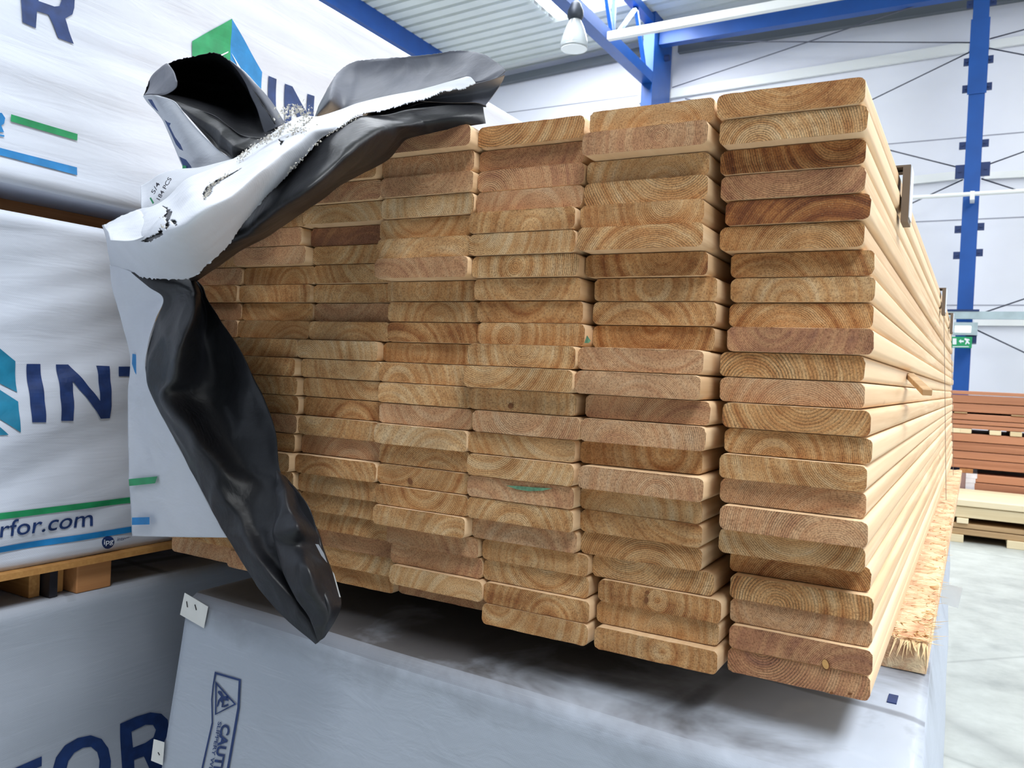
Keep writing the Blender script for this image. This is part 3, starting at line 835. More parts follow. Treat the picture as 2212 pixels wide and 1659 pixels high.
    for a_, b_ in (((410, 1297), (412, 1310)), ((428, 1304), (431, 1316)), ((349, 1622), (352, 1628))):
        s_ = sf(0.0055); p_, q_ = s_(*a_)-o0, s_(*b_)-o0
        MB().tube(p_, q_, 0.0007, 6).build('staple', MAT['staple'], root)
    # little printed mark on top
    p_ = hit(1928, 1512, 2, ZT)
    MB().box(p_.x-0.005-o0.x, p_.x+0.005-o0.x, p_.y-0.012-o0.y, p_.y+0.016-o0.y, ZT-o0.z-0.001, ZT-o0.z+0.0012).build('ink_mark', MAT['print_navy'], root)
    # paper tag standing off the right edge
    c = [hit(u, v, 1, 0.95) for u, v in ((2046, 1260), (2080, 1270), (2070, 1314), (2046, 1305))]
    c[0].x -= 0.01; c[3].x -= 0.01
    me = mesh_from('paper_tag', [x_-o0 for x_ in c], [(0, 1, 2, 3)])
    o_ = link('paper_tag', me, MAT['paper'], root); o_.modifiers.new('t', 'SOLIDIFY').thickness = 0.0008
lower_pack()
for x_, lb in ((0.35, 'bearer on the floor under the grey wrapped pack, left'), (1.0, 'bearer on the floor under the grey wrapped pack, right')):
    o = MB().box(x_-0.05, x_+0.05, 0.3, 2.8, FLOOR, ZB).build('bearer', MAT['runner_wood']); tag(o, lb, 'bearer')

# ================================================================== the open stack: 8 columns of 23 boards
BW, BP, BT = 0.1385, 0.14, 0.0258
HH = 23*BT
SHX, SHY = -0.0402848, -0.0481062
BOARDS = [[[-4.9,-7.8],[-9.2,13.4],[-7.1,11.6],[-7.6,3.7],[-15.5,-2.5],[-8.7,12.7],[-6.8,4.3],[-10.8,12.1],[-10.2,11.2],[-5.8,2.7],[-17.0,0.3],[-10.5,5.0],[-7.6,0.8],[-7.7,-6.0],[-7.8,-2.4],[-10.5,10.3],[-9.2,-8.9],[-10.1,-8.8],[-11.8,5.7],[-5.4,-3.0],[-5.1,3.4],[-10.5,1.8],[-21.1,17.6]],[[-6.0,-7.3],[-10.3,-4.6],[-8.2,13.2],[-8.7,10.7],[-16.6,10.2],[-9.8,20.4],[-7.9,21.3],[-11.9,15.0],[-11.3,21.5],[-6.9,10.0],[-18.1,-5.2],[-11.6,-2.3],[-8.7,5.7],[-8.8,8.3],[-8.9,11.4],[-11.6,12.0],[-10.3,-7.8],[-11.2,5.1],[-12.9,6.8],[-6.5,2.6],[-6.2,-5.6],[-11.6,1.8],[-22.2,8.1]],[[-7.1,-6.1],[-11.4,-8.3],[-9.3,0.0],[-9.8,12.9],[-17.7,10.0],[-10.9,9.1],[-9.0,24.9],[-13.0,19.3],[-12.4,23.5],[-8.0,10.6],[-19.2,-2.1],[-12.7,-13.1],[-9.8,-13.0],[-9.9,-11.4],[-10.0,-15.2],[-12.7,-15.9],[-11.4,-29.1],[-12.3,-21.2],[-14.0,-10.8],[-7.6,-4.5],[-7.3,3.4],[-12.7,-3.1],[-23.3,-5.7]],[[-8.2,-4.1],[-12.5,-7.4],[-10.4,-0.1],[-10.9,5.3],[-18.8,27.7],[-12.0,23.6],[-10.1,21.6],[-14.1,26.2],[-13.5,26.7],[-9.1,10.1],[-20.3,-1.2],[-13.8,-1.7],[-10.9,-0.9],[-11.0,-1.5],[-11.1,-12.1],[-13.8,-4.3],[-12.5,-18.2],[-13.4,-11.9],[-15.1,-5.9],[-8.7,1.1],[-8.4,15.1],[-13.8,18.2],[-24.4,29.7]],[[-9.3,-10.1],[-13.6,5.5],[-11.5,-1.8],[-12.0,-0.1],[-17.1,2.9],[-13.1,-8.2],[-10.6,-17.4],[-15.2,10.7],[-11.0,8.6],[-10.2,6.2],[-21.4,11.1],[-14.9,-7.0],[-11.0,-14.5],[-9.8,-14.8],[-12.2,-22.2],[-14.9,-9.6],[-13.6,-14.8],[-14.5,-18.6],[-16.2,-22.8],[-8.4,-5.6],[-7.5,1.3],[-3.6,-6.9],[-25.5,40.4]],[[-10.4,7.4],[-14.7,16.4],[-11.4,7.3],[-11.7,3.9],[-15.0,-8.7],[-14.2,-9.6],[-11.7,-8.2],[-11.6,-3.8],[-10.8,0.5],[-5.9,-6.9],[-8.0,-25.8],[-9.5,-31.8],[-12.1,-17.2],[-5.9,-21.6],[-13.3,-18.5],[-13.1,-23.1],[-14.7,-20.2],[-15.6,-20.0],[-17.3,-6.4],[-7.0,-0.2],[-8.6,4.2],[-4.7,-3.0],[-6.4,-4.5]],[[-3.0,2.0],[-6.5,-10.7],[-11.2,12.1],[-9.8,1.6],[-11.4,-6.9],[-9.9,-17.3],[-11.4,6.8],[-3.8,13.1],[-4.7,11.3],[-7.0,15.6],[-9.1,-19.7],[-10.6,-25.7],[-4.7,-11.7],[-6.6,-21.0],[-14.4,-5.1],[-8.3,-24.1],[-15.8,-3.0],[-16.7,-0.8],[-18.4,4.0],[-8.1,11.9],[1.4,5.9],[-2.2,10.2],[-0.2,-3.4]],[[-0.6,-2.0],[1.2,-0.6],[-2.2,16.3],[-2.4,16.8],[2.1,17.4],[-3.4,18.0],[4.3,30.2],[5.3,26.9],[3.8,27.5],[6.3,7.1],[-1.8,10.4],[-1.3,8.3],[4.9,-5.1],[6.2,-1.7],[2.8,-9.1],[1.3,-1.4],[4.3,-14.6],[0.3,-2.9],[1.9,33.6],[5.4,20.5],[4.3,24.4],[5.7,16.1],[3.4,17.4]]]     # per column (left to right), per row (top to bottom): sideways and lengthways offset in mm
def board_mesh(seed):
    rnd = random.Random(seed)
    w, t, r = BW/2, (BT-0.0008)/2, 0.0062
    ring = []
    for cx_, cz_, a0 in ((w-r, t-r, 0), (-w+r, t-r, 90), (-w+r, -t+r, 180), (w-r, -t+r, 270)):
        for k in range(5):
            a_ = math.radians(a0+90*k/4)
            ring.append((cx_+r*math.cos(a_), cz_+r*math.sin(a_)))
    # extra points along the long edges let the saw cut be a little ragged
    out = []
    n = len(ring)
    for i in range(n):
        a_, b_ = ring[i], ring[(i+1) % n]
        out.append(a_)
        if abs(a_[0]-b_[0]) > 0.03:
            for k in range(1, 14):
                out.append((a_[0]+(b_[0]-a_[0])*k/14, a_[1]))
    n = len(out)
    L = 3.05
    vs = []; fs = []; mi = []
    for y, s in ((0.0, 1), (0.003, 0), (L, 0)):
        for x, z in out:
            j = rnd.uniform(-0.00045, 0.00045) if s else 0
            vs.append((x+(j if abs(x) > w-r else 0), y + (rnd.uniform(0, 0.0008) if s else 0), z-abs(j)*(1 if z > 0 else -1)))
    fs.append(tuple(reversed(range(n)))); mi.append(0)
    for k in range(2):
        for i in range(n):
            j = (i+1) % n
            fs.append((k*n+i, k*n+j, (k+1)*n+j, (k+1)*n+i)); mi.append(1)
    fs.append(tuple(range(2*n, 3*n))); mi.append(0)
    me = mesh_from('decking_board', vs, fs)
    bm = bmesh.new(); bm.from_mesh(me)
    bmesh.ops.recalc_face_normals(bm, faces=bm.faces[:]); bm.to_mesh(me); bm.free()
    me.materials.append(MAT['end']); me.materials.append(MAT['softwood_face'])
    me.polygons.foreach_set('material_index', mi)
    me.polygons.foreach_set('use_smooth', [m == 1 for m in mi])
    sharp = me.attributes.new('sharp_edge', 'BOOLEAN', 'EDGE')
    vals = []
    for e in me.edges:
        a_, b_ = e.vertices
        vals.append((a_ < n and b_ < n) or (a_ >= 2*n and b_ >= 2*n))
    sharp.data.foreach_set('value', vals)
    me.update()
    return me
VARIANTS = [board_mesh(i) for i in range(6)]
TONES = {
 7: [.55, .38, .78, .62, .92, .55, .60, .42, .58, .72, .50, .36, .55, .46, .45, .34, .46, .42, .62, .50, .36, .74, .66],
 6: [.38, .48, .30, .42, .52, .52, .62, .50, .48, .62, .44, .40, .58, .38, .48, .42, .40, .46, .48, .36, .56, .40, .50],
 5: [.55, .62, .58, .44, .44, .32, .40, .44, .56, .44, .42, .44, .40, .44, .42, .38, .42, .40, .36, .46, .40, .54, .46],
 4: [.66, .42, .48, .18, .40, .34, .46, .44, .48, .68, .46, .42, .46, .40, .26, .42, .46, .50, .42, .44, .46, .30, .5],
 3: [.6, .6, .5, .36, .92, .44, .44, .44, .46, .44, .26, .36, .46, .56, .40, .46, .48, .38, .42, .44, .46, .42, .5]}
TW = {0: 'pale', 1: 'light tan', 2: 'tan', 3: 'brown', 4: 'dark brown'}
# boards whose ring centre shows inside the end face: (column, row from top): (x, z) in board widths
PITH = {(7, 0): (.0, .045), (7, 1): (-.03, -.02), (7, 3): (.0, .05), (7, 5): (.02, -.03), (7, 7): (-.01, -.012), (7, 12): (.01, .03), (7, 17): (.0, .03), (7, 20): (-.02, .012), (7, 19): (-.02, -.012),
        (6, 0): (.015, -.03), (6, 1): (.018, .0), (6, 2): (.02, -.02), (6, 3): (.03, .04), (6, 4): (.03, .012), (6, 5): (.015, -.05), (6, 6): (.02, .015), (6, 7): (.0, .005), (6, 9): (.0, .014), (6, 14): (.03, .01), (6, 20): (.0, .0), (6, 21): (.005, -.005), (6, 22): (.01, .0), (6, 15): (.02, -.012),
        (5, 4): (.015, -.012), (5, 3): (.01, -.02), (5, 6): (-.01, .0), (5, 7): (.0, .02), (5, 8): (-.005, .03), (5, 10): (.005, .01), (5, 12): (-.015, .0), (5, 9): (-.03, -.003), (5, 19): (-.01, -.004), (5, 21): (.02, -.018),
        (4, 1): (.0, -.01), (4, 2): (.0, .03), (4, 4): (-.01, .03), (4, 7): (-.01, .002), (4, 10): (-.015, .0), (4, 3): (.005, .005), (4, 8): (.01, -.015),
        (3, 7): (.01, -.014), (3, 17): (.0, -.01)}
RINGS = {(7, 10): 330, (7, 12): 300, (7, 19): 340, (5, 0): 330, (7, 22): 380, (6, 3): 400}
ORD = ['topmost', 'second from the top', 'third from the top', 'fourth from the top', 'fifth from the top', 'sixth from the top', 'seventh from the top', 'eighth from the top', 'ninth from the top', 'tenth from the top', 'eleventh from the top', 'middle one',
       'eleventh from the bottom', 'tenth from the bottom', 'ninth from the bottom', 'eighth from the bottom', 'seventh from the bottom', 'sixth from the bottom', 'fifth from the bottom', 'fourth from the bottom', 'third from the bottom', 'second from the bottom', 'bottom one']
COLN = {7: 'rightmost column', 6: 'second column from the right', 5: 'third column from the right', 4: 'fourth column from the right', 3: 'fifth column from the right', 2: 'sixth column from the right', 1: 'seventh column from the right', 0: 'leftmost column'}
BO = {}
rb = random.Random(5)
for c in range(8):
    for r in range(23):
        dx, dy = BOARDS[c][r]
        if c == 0: dy = 70 if r == 22 else (110 if r < 4 else 82)
        if c == 1 and r < 4: dy = 30
        z = HH-(r+.5)*BT
        bx = c*BP + BP/2 + SHX*(z-HH/2) + dx/1000
        by = SHY*(z-HH/2) + dy/1000
        o = bpy.data.objects.new('decking_board', VARIANTS[rb.randrange(6)])
        o.location = (bx, by, z)
        o.rotation_euler = (0, 0, 0)
        COL.objects.link(o)
        tone = TONES[c][r] if c in TONES else rb.uniform(.40, .55)
        if (c, r) in PITH: px_, pz_ = PITH[(c, r)]
        else: px_, pz_ = rb.uniform(-.06, .06), rb.choice((-1, 1))*rb.uniform(.015, .055)
        o.color = (tone, px_/0.16+0.5, pz_/0.12+0.5, RINGS.get((c, r), rb.uniform(430, 700)))
        word = TW[min(4, max(0, int((tone-0.12)/0.165)))]
        BO[(c, r)] = o
        tag(o, '%s softwood board, %s in the %s' % (word, ORD[r], COLN[c]), 'board', 'softwood boards of the open stack')
COLX = lambda z: 8*BP - (BP-BW)/2 + SHX*(z-HH/2)      # right side of the stack at height z

# knots and paint marks on the sawn ends
def end_mark(c, r, name, pts, mat, d=0.0013):
    o = BO[(c, r)]; y = o.location.y - d
    me = curve_mesh([pts])
    for v in me.vertices:
        q_ = hit(v.co.x, v.co.y, 1, y); v.co = q_ - o.location
    me.materials.clear()
    return link(name, me, MAT[mat], o)
simple('knot', (120, 74, 38), 0.8, nscale=160, namp=0.3); simple('knot_core', (198, 152, 92), 0.8, nscale=200, namp=0.15); simple('green_paint', (96, 140, 110), 0.8, nscale=260, namp=0.35)
def ell(u, v, a, b, rot=0.0, n=18):
    return [(u+a*math.cos(t_/n*6.283)*math.cos(rot)-b*math.sin(t_/n*6.283)*math.sin(rot), v+a*math.cos(t_/n*6.283)*math.sin(rot)+b*math.sin(t_/n*6.283)*math.cos(rot)) for t_ in range(n)]
end_mark(7, 21, 'knot', ell(1784, 1436, 8.5, 13, -.35), 'knot')
end_mark(7, 21, 'knot', ell(1783, 1435, 6.5, 11, -.35), 'knot_core', 0.0022)
end_mark(7, 22, 'knot', ell(1796, 1497, 4, 3), 'knot')
end_mark(7, 22, 'knot', ell(1836, 1499, 5, 3), 'knot')
end_mark(5, 12, 'knot', ell(1103, 877, 6, 6), 'knot')
end_mark(6, 20, 'knot', ell(1396, 1296, 5, 7), 'knot')
end_mark(6, 20, 'knot', ell(1398, 1280, 5, 4), 'knot')
end_mark(4, 16, 'knot', ell(886, 1040, 5, 8, -.4), 'knot')
end_mark(5, 16, 'paint_mark', [(1092, 1048.5), (1120, 1050), (1150, 1052.5), (1194, 1055), (1172, 1060), (1142, 1061), (1116, 1057)], 'green_paint')
end_mark(5, 9, 'paint_mark', [(1268, 724), (1276, 736), (1272, 741), (1262, 741)], 'green_paint')
# rough plank under the right side of the stack
def torn_plank():
    x0, x1, y0, y1 = 1.03, 1.172, 0.318, 3.0
    zt, zb = -0.0065, -0.0495
    root = empty('torn_plank', ((x0+x1)/2, y0, zb)); tag(root, 'torn rough-topped plank lying under the right edge of the open stack', 'plank')
    o0 = Vector(root.location)
    nx, ny = 22, 330
    vs, fs = [], []
    for j in range(ny+1):
        for i in range(nx+1):
            x = x0+(x1-x0)*i/nx; y = y0+(y1-y0)*j/ny
            h = 0.006*noise.noise(Vector((x*20, y*30, 1))) + 0.003*noise.noise(Vector((x*70, y*50, 4)))
            h = min(h, 0.003) - 0.004
            if x < 1.12: h = -0.002
            e = 0.0
            if j == 0: e = 0.0
            xx = x + (0.004*noise.noise(Vector((1, y*60, 2))) if i == nx else 0)
            vs.append(Vector((xx, y + (0.006*noise.noise(Vector((x*90, 0, 7))) if j == 0 else 0), zt+h))-o0)
    for j in range(ny):
        for i in range(nx):
            a_ = j*(nx+1)+i; fs.append((a_, a_+1, a_+nx+2, a_+nx+1))
    k = len(vs)
    vs += [Vector(q_)-o0 for q_ in ((x0, y0, zb), (x1, y0, zb), (x1, y1, zb), (x0, y1, zb))]
    fs.append(tuple(reversed(range(nx+1))) + (k, k+1))
    fs.append(tuple(j*(nx+1)+nx for j in reversed(range(ny+1))) + (k+1, k+2))
    fs.append(tuple(j*(nx+1) for j in range(ny+1)) + (k+3, k))
    fs.append(tuple(ny*(nx+1)+i for i in range(nx+1)) + (k+2, k+3))
    fs.append((k+3, k+2, k+1, k))
    me = mesh_from('plank_body', vs, fs)
    bm = bmesh.new(); bm.from_mesh(me); bmesh.ops.recalc_face_normals(bm, faces=bm.faces[:]); bm.to_mesh(me); bm.free()
    link('plank_body', me, MAT['torn'], root)
    rs = random.Random(3); v, f = [], []
    for _ in range(300):
        y = y0 + 0.004 + (rs.random()**2.2)*1.5; x = rs.uniform(1.125, x1+0.001)
        if rs.random() < 0.45: x = rs.uniform(x1-0.02, x1+0.001)
        a_ = rs.uniform(-2.6, 0.3); L_ = rs.uniform(0.006, 0.026); up_ = rs.uniform(-0.05, 0.35)
        d = Vector((math.cos(a_), math.sin(a_), up_)).normalized(); s_ = Vector((-d.y, d.x, 0)).normalized()*rs.uniform(0.0006, 0.0020)
        b_ = Vector((x, y, zt-0.004))-o0
        k = len(v)
        v += [b_-s_, b_+s_, b_+d*L_+Vector((0, 0, .0008)), b_+Vector((0, 0, -.0012))]
        f += [(k, k+1, k+2), (k+1, k+3, k+2), (k+3, k, k+2), (k, k+3, k+1)]
    # hanging strips at the torn front end
    for _ in range(26):
        x = rs.uniform(1.135, x1); L_ = rs.uniform(0.008, 0.032)
        b_ = Vector((x, y0-0.002, zt-0.005))-o0; s_ = Vector((rs.uniform(0.0008, 0.0022), 0, 0))
        d = Vector((rs.uniform(-.3, .3), rs.uniform(-.9, -.2), rs.uniform(-1, -.1))).normalized()
        k = len(v); v += [b_-s_, b_+s_, b_+d*L_, b_+Vector((0, 0.003, 0.001))]
        f += [(k, k+1, k+2), (k+1, k+3, k+2), (k+3, k, k+2), (k, k+3, k+1)]
    so = link('splinters', mesh_from('splinters', v, f), MAT['splinter'], root); so['kind'] = 'stuff'
t = NT('torn'); o_ = t.obj()
a_ = t.noise(t.mapping(o_, (26, 120, 26)), 2.2, 4, 0.65, 0.4); b_ = t.noise(t.mapping(o_, (12, 10, 12)), 2, 3)
cc = t.ramp(t.math('ADD', t.math('MULTIPLY', a_, 0.55), t.math('MULTIPLY', b_, 0.45)), (0.36, srgb(186, 138, 104)), (0.47, srgb(222, 178, 140)), (0.60, srgb(244, 220, 182)))
t.set(Base_Color=cc, Roughness=0.85); t.bump(a_, 0.7, 0.006); MAT['torn'] = t.m
torn_plank()
for xx, lb in ((0.22, 'support plank hidden in the dark gap under the left of the open stack'), (0.62, 'support plank in the dark gap under the middle of the open stack')):
    o = MB().box(xx, xx+0.12, 0.55, 2.9, -0.0495, -0.0005).build('plank', MAT['runner_wood']); tag(o, lb, 'plank')

# straps with corner protectors on the stack's right edge
def strap(y, w, mat, ptop, pbot, label, band=0.03):
    zt = HH + 0.001; xs = COLX(zt)+0.0062; xb = COLX(0)+0.017
    root = empty('strapping_band', (xs, y, zt)); tag(root, label, 'strap', 'bands around the open stack')
    o0 = Vector(root.location)
    MB().box(-0.02-xs, 0.0, -w/2, w/2, 0.0, 0.0012).build('top_band', MAT[mat], root)
    if mat != 'black_strap':
        m = MB(); m.bar((0.001, 0, 0.001), (xb-xs+0.001, 0, -zt), 0.0012, w, (0, 1, 0)); m.build('side_band', MAT[mat], root)
    pm = MB(); pm.box(-0.06, 0.008, -band, band, 0.0015, 0.004); pm.box(-0.001, 0.008, -band, band, -0.070, 0.0015)
    pm.build('corner_protector', MAT['card_protector'], root)
    MB().box(0.0081, 0.0092, -band*0.9, band*0.9, -0.064, 0.003).build('paper_facing', MAT['print_white'], root)
strap(0.37, 0.004, 'black_strap', 0, 0, 'dark band over the corner protector nearest the camera on the stack edge', 0.022)
strap(1.80, 0.008, 'steel_strap', 0, 0, 'thin steel band around the middle of the open stack', 0.03)
strap(2.62, 0.008, 'steel_strap', 0, 0, 'thin steel band near the far end of the open stack', 0.03)
p0 = hit(1984, 812, 0, COLX(0.30)+0.012); p1 = hit(2003, 848, 0, COLX(0.30)+0.035)
o = MB().bar(p0-Vector((0.012, 0, 0)), p1, 0.012, 0.008).build('wood_wedge', MAT['tan_timber'], bevel=0.001); tag(o, 'small wooden wedge sticking out of the right side of the stack', 'wedge')

# ================================================================== torn wrapper of the open stack
wrap = empty('torn_wrapper', (0.05, -0.05, 0.30)); tag(wrap, 'torn white and black plastic wrapper peeled open over the left of the boards', 'wrapper')
WO = Vector(wrap.location)
def cr_(p0, p1, p2, p3, t):
    return 0.5*((2*p1) + (-p0+p2)*t + (2*p0-5*p1+4*p2-p3)*t*t + (-p0+3*p1-3*p2+p3)*t*t*t)
def lerp_list(P_, t, smooth):
    n = len(P_)-1; x = min(t*n, n-1e-6); i = int(x); f = x-i
    if not smooth: return P_[i]*(1-f)+P_[i+1]*f
    return cr_(P_[max(0, i-1)], P_[i], P_[i+1], P_[min(n, i+2)], f)
def crease(p, s):
    v = Vector((p.x*9+s, p.y*9, p.z*9))
    a_ = noise.noise(v); b_ = noise.noise(v*2.3+Vector((s, 3, 1)))
    return (abs(a_)*-1.0 + 0.25) + 0.5*(0.2-abs(b_))
def sheet(name, rows, mat, amp=0.004, seed=1.0, nu=70, nv=40, jag=(), jpx=4.0, holes=None, smooth=True, thick=0.0007, parent=None, ease=0.10, deep=1.0):
    """rows: stations of control points (u, v, y): picture position on the plane at depth y (metres, negative = nearer)"""
    R_ = [[np.array(p, float) for p in row] for row in rows]
    m = len(R_[0])
    grid = []
    rj = random.Random(int(seed*100))
    for a_ in range(nu+1):
        t = a_/nu
        row = [lerp_list([r_[k] for r_ in R_], t, smooth) for k in range(m)]
        if deep != 1.0:
            for q_ in row:
                if q_[2] < -.05: q_[2] = -.05 + (q_[2]+.05)*deep
        grid.append([lerp_list(row, b_/nv, smooth) for b_ in range(nv+1)])
    vs, uv = [], []
    for a_ in range(nu+1):
        for b_ in range(nv+1):
            q_ = grid[a_][b_].copy()
            if ('v0' in jag and b_ == 0) or ('v1' in jag and b_ == nv) or ('u0' in jag and a_ == 0) or ('u1' in jag and a_ == nu):
                q_[0] += rj.uniform(-jpx, jpx)*0.6; q_[1] += rj.uniform(-jpx, jpx)
            p = hit(q_[0], q_[1], 1, q_[2])
            e = min(1, min(a_/nu, 1-a_/nu, b_/nv, 1-b_/nv)/ease)
            p.y -= amp*crease(p, seed)*(0.3+0.7*e)*2.2
            vs.append(p-WO); uv.append((q_[0], q_[1]))
    fs = []
    for a_ in range(nu):
        for b_ in range(nv):
            i = a_*(nv+1)+b_
            if holes:
                cu_ = (uv[i][0]+uv[i+nv+2][0])/2; cv_ = (uv[i][1]+uv[i+nv+2][1])/2
                if holes(cu_, cv_): continue
            fs.append((i, i+1, i+nv+2, i+nv+1))
    me = mesh_from(name, vs, fs, True)
    o_ = link(name, me, MAT[mat], wrap)
    if thick:
        md = o_.modifiers.new('t', 'SOLIDIFY'); md.thickness = thick; md.offset = 0
    return o_
def yrow(rows, depths):
    return [[(u, v, d) for (u, v), d in zip(r_, depths if not isinstance(depths[0], (list, tuple)) else depths[i])] for i, r_ in enumerate(rows)]

# white flap on the left (outer face), fold edge on its right
flap = [((236, 572), (262, 578), (290, 590)), ((242, 620), (285, 620), (324, 620)), ((250, 648), (305, 648), (352, 646)), ((262, 690), (302, 690), (336, 690)),
        ((280, 760), (300, 760), (318, 755)), ((281, 800), (298, 800), (314, 800)), ((277, 850), (302, 850), (329, 852)), ((276, 900), (316, 900), (355, 902)),
        ((276, 960), (330, 960), (385, 962)), ((279, 1030), (348, 1030), (420, 1030)), ((283, 1100), (370, 1100), (457, 1098)), ((286, 1158), (388, 1160), (491, 1161))]
sheet('outer_flap', yrow(flap, (-.028, -.050, -.078)), 'opened_wrap_white', 0.0035, 1.3, 120, 30)
def FL(u, v, off=0.004):
    t = (u-280)/200.0
    y = -.030 - 0.048*max(0, min(1, t)) - 0.010
    return hit(u, v, 1, y)
def SW(y):
    return lambda u, v: hit(u, v, 1, y)
def wpr(name, pts, y, mat): return place_print(name, curve_mesh([pts]), ident, SW(y) if not callable(y) else y, mat, wrap, 20)
wpr('blue_print', [(286, 764), (296, 766), (306, 790), (321, 829), (306, 829), (291, 804), (285, 786)], FL, 'print_blue')
wpr('green_stripe', [(278, 1035), (340, 1029), (335, 1044), (279, 1050)], FL, 'print_green')
wpr('blue_stripe', [(285, 1118), (323, 1117), (323, 1133), (285, 1134)], FL, 'print_blue')

# black lining beside it, down to the hanging tip
lin = [((284, 588), (350, 596), (410, 600), (416, 603), (424, 606)), ((322, 620), (368, 615), (413, 622), (424, 622), (436, 622)), ((352, 646), (386, 642), (415, 645), (430, 648), (448, 650)),
       ((334, 700), (372, 696), (408, 700), (442, 700), (484, 702)), ((318, 758), (357, 758), (392, 760), (450, 758), (520, 758)), ((318, 820), (346, 820), (370, 818), (456, 816), (551, 820)),
       ((332, 860), (343, 860), (353, 858), (462, 860), (571, 862)), ((368, 930), (386, 930), (408, 926), (500, 930), (594, 930)), ((414, 1020), (440, 1016), (474, 1010), (540, 1012), (606, 1018)),
       ((442, 1070), (470, 1066), (505, 1060), (580, 1056), (636, 1052)), ((466, 1115), (498, 1110), (536, 1104), (608, 1098), (668, 1096)), ((491, 1162), (522, 1158), (562, 1152), (628, 1150), (690, 1160)),
       ((540, 1240), (576, 1234), (612, 1226), (668, 1222), (704, 1216)), ((592, 1312), (626, 1302), (664, 1294), (702, 1288), (733, 1278)), ((645, 1362), (664, 1352), (688, 1344), (710, 1334), (735, 1318)),
       ((683, 1391), (688, 1388), (692, 1384), (697, 1380), (702, 1376))]
lind = [(-.080, -.075, -.070, -.050, -.045), (-.080, -.082, -.086, -.050, -.045), (-.080, -.090, -.095, -.045, -.045), (-.080, -.095, -.105, -.045, -.048), (-.078, -.100, -.112, -.045, -.050), (-.080, -.098, -.116, -.050, -.052),
        (-.080, -.096, -.116, -.055, -.055), (-.084, -.100, -.112, -.060, -.058), (-.090, -.108, -.105, -.065, -.062), (-.094, -.112, -.100, -.072, -.072), (-.098, -.114, -.100, -.084, -.082), (-.104, -.120, -.102, -.098, -.080),
        (-.112, -.128, -.110, -.122, -.090), (-.120, -.130, -.118, -.138, -.100), (-.124, -.130, -.124, -.138, -.112), (-.126, -.128, -.128, -.128, -.126)]
sheet('black_lining', yrow(lin, lind), 'black_film', 0.006, 2.7, 150, 70)
# crumpled bag corner hanging at the bottom right of the lining
bag = [((600, 1015), (608, 1022), (618, 1030)), ((602, 1060), (622, 1056), (645, 1060)), ((598, 1110), (636, 1108), (666, 1104)), ((590, 1150), (642, 1140), (688, 1150)), ((596, 1176), (650, 1178), (698, 1186)),
       ((610, 1230), (668, 1226), (716, 1236)), ((640, 1290), (690, 1290), (737, 1292)), ((672, 1340), (706, 1336), (728, 1326)), ((686, 1386), (694, 1380), (702, 1372))]
sheet('hanging_corner', yrow(bag, [(-.090, -.085, -.060), (-.100, -.105, -.062), (-.112, -.120, -.066), (-.118, -.135, -.074), (-.122, -.118, -.080), (-.130, -.150, -.092), (-.136, -.145, -.104), (-.136, -.140, -.118), (-.132, -.132, -.130)]), 'black_film', 0.010, 3.9, 90, 50)
wpr('white_edge', [(681, 1175), (688, 1176), (700, 1196), (707, 1216), (694, 1200)], -.100, 'opened_wrap_white')
wpr('white_edge', [(718, 1234), (722, 1240), (736, 1290), (733, 1290)], -.118, 'paper')

DEEP = 3.3
DP = lambda y: -.05 + (y+.05)*DEEP
# folded-over white band with torn slits
def in_poly(pts):
    def f(x, y):
        c_ = False; n = len(pts); j = n-1
        for i in range(n):
            xi, yi = pts[i]; xj, yj = pts[j]
            if ((yi > y) != (yj > y)) and x < (xj-xi)*(y-yi)/(yj-yi)+xi: c_ = not c_
            j = i
        return c_
    return f
slits = [in_poly(q_) for q_ in ([(352, 444), (370, 458), (366, 470), (370, 490), (362, 500), (356, 476)], [(302, 522), (316, 512), (338, 504), (344, 492), (352, 505), (338, 514), (318, 522)],
                                [(438, 420), (452, 402), (470, 388), (500, 372), (522, 360), (500, 380), (478, 394), (462, 408), (452, 424), (444, 432)], [(374, 474), (382, 478), (384, 490), (376, 484)],
                                [(603, 300), (612, 305), (606, 316)])]
def hole(u, v):
    j = 3.5*noise.noise(Vector((u*0.25, v*0.25, 5)))
    return any(s_(u+j, v-j) for s_ in slits)
band = [((221, 487), (230, 520), (238, 572)), ((262, 468), (276, 520), (292, 594)), ((303, 452), (322, 520), (345, 602)), ((330, 446), (364, 504), (412, 600)),
        ((362, 428), (402, 484), (447, 572)), ((402, 388), (440, 455), (490, 530)), ((456, 366), (492, 425), (530, 478)), ((504, 344), (540, 385), (568, 430)), ((540, 322), (572, 360), (600, 398)),
        ((584, 292), (606, 330), (626, 370)), ((622, 264), (642, 300), (662, 334)), ((656, 250), (674, 276), (694, 299)), ((688, 252), (714, 262), (740, 271)), ((735, 237), (758, 242), (779, 247)),
        ((774, 223), (800, 232), (830, 238)), ((833, 209), (858, 217), (880, 223)), ((880, 200), (902, 208), (925, 211)), ((915, 193), (936, 197), (955, 198)), ((974, 176), (986, 182), (1000, 190)), ((1008, 166), (1018, 168), (1028, 180))]
bd = [(-.055, -.065, -.030), (-.085, -.100, -.055), (-.095, -.125, -.075), (-.100, -.140, -.085), (-.100, -.145, -.095), (-.098, -.145, -.100), (-.095, -.140, -.104), (-.092, -.132, -.106), (-.090, -.126, -.104), (-.085, -.116, -.100),
      (-.078, -.105, -.095), (-.070, -.094, -.088), (-.060, -.080, -.080), (-.050, -.066, -.070), (-.040, -.052, -.058), (-.030, -.040, -.046), (-.020, -.028, -.034), (-.012, -.018, -.024), (-.006, -.010, -.014), (.000, -.003, -.006)]
sheet('folded_band', yrow(band, bd), 'opened_wrap_white', 0.0035, 5.2, 330, 90, jag=('v1',), jpx=3.2, holes=hole, deep=DEEP)
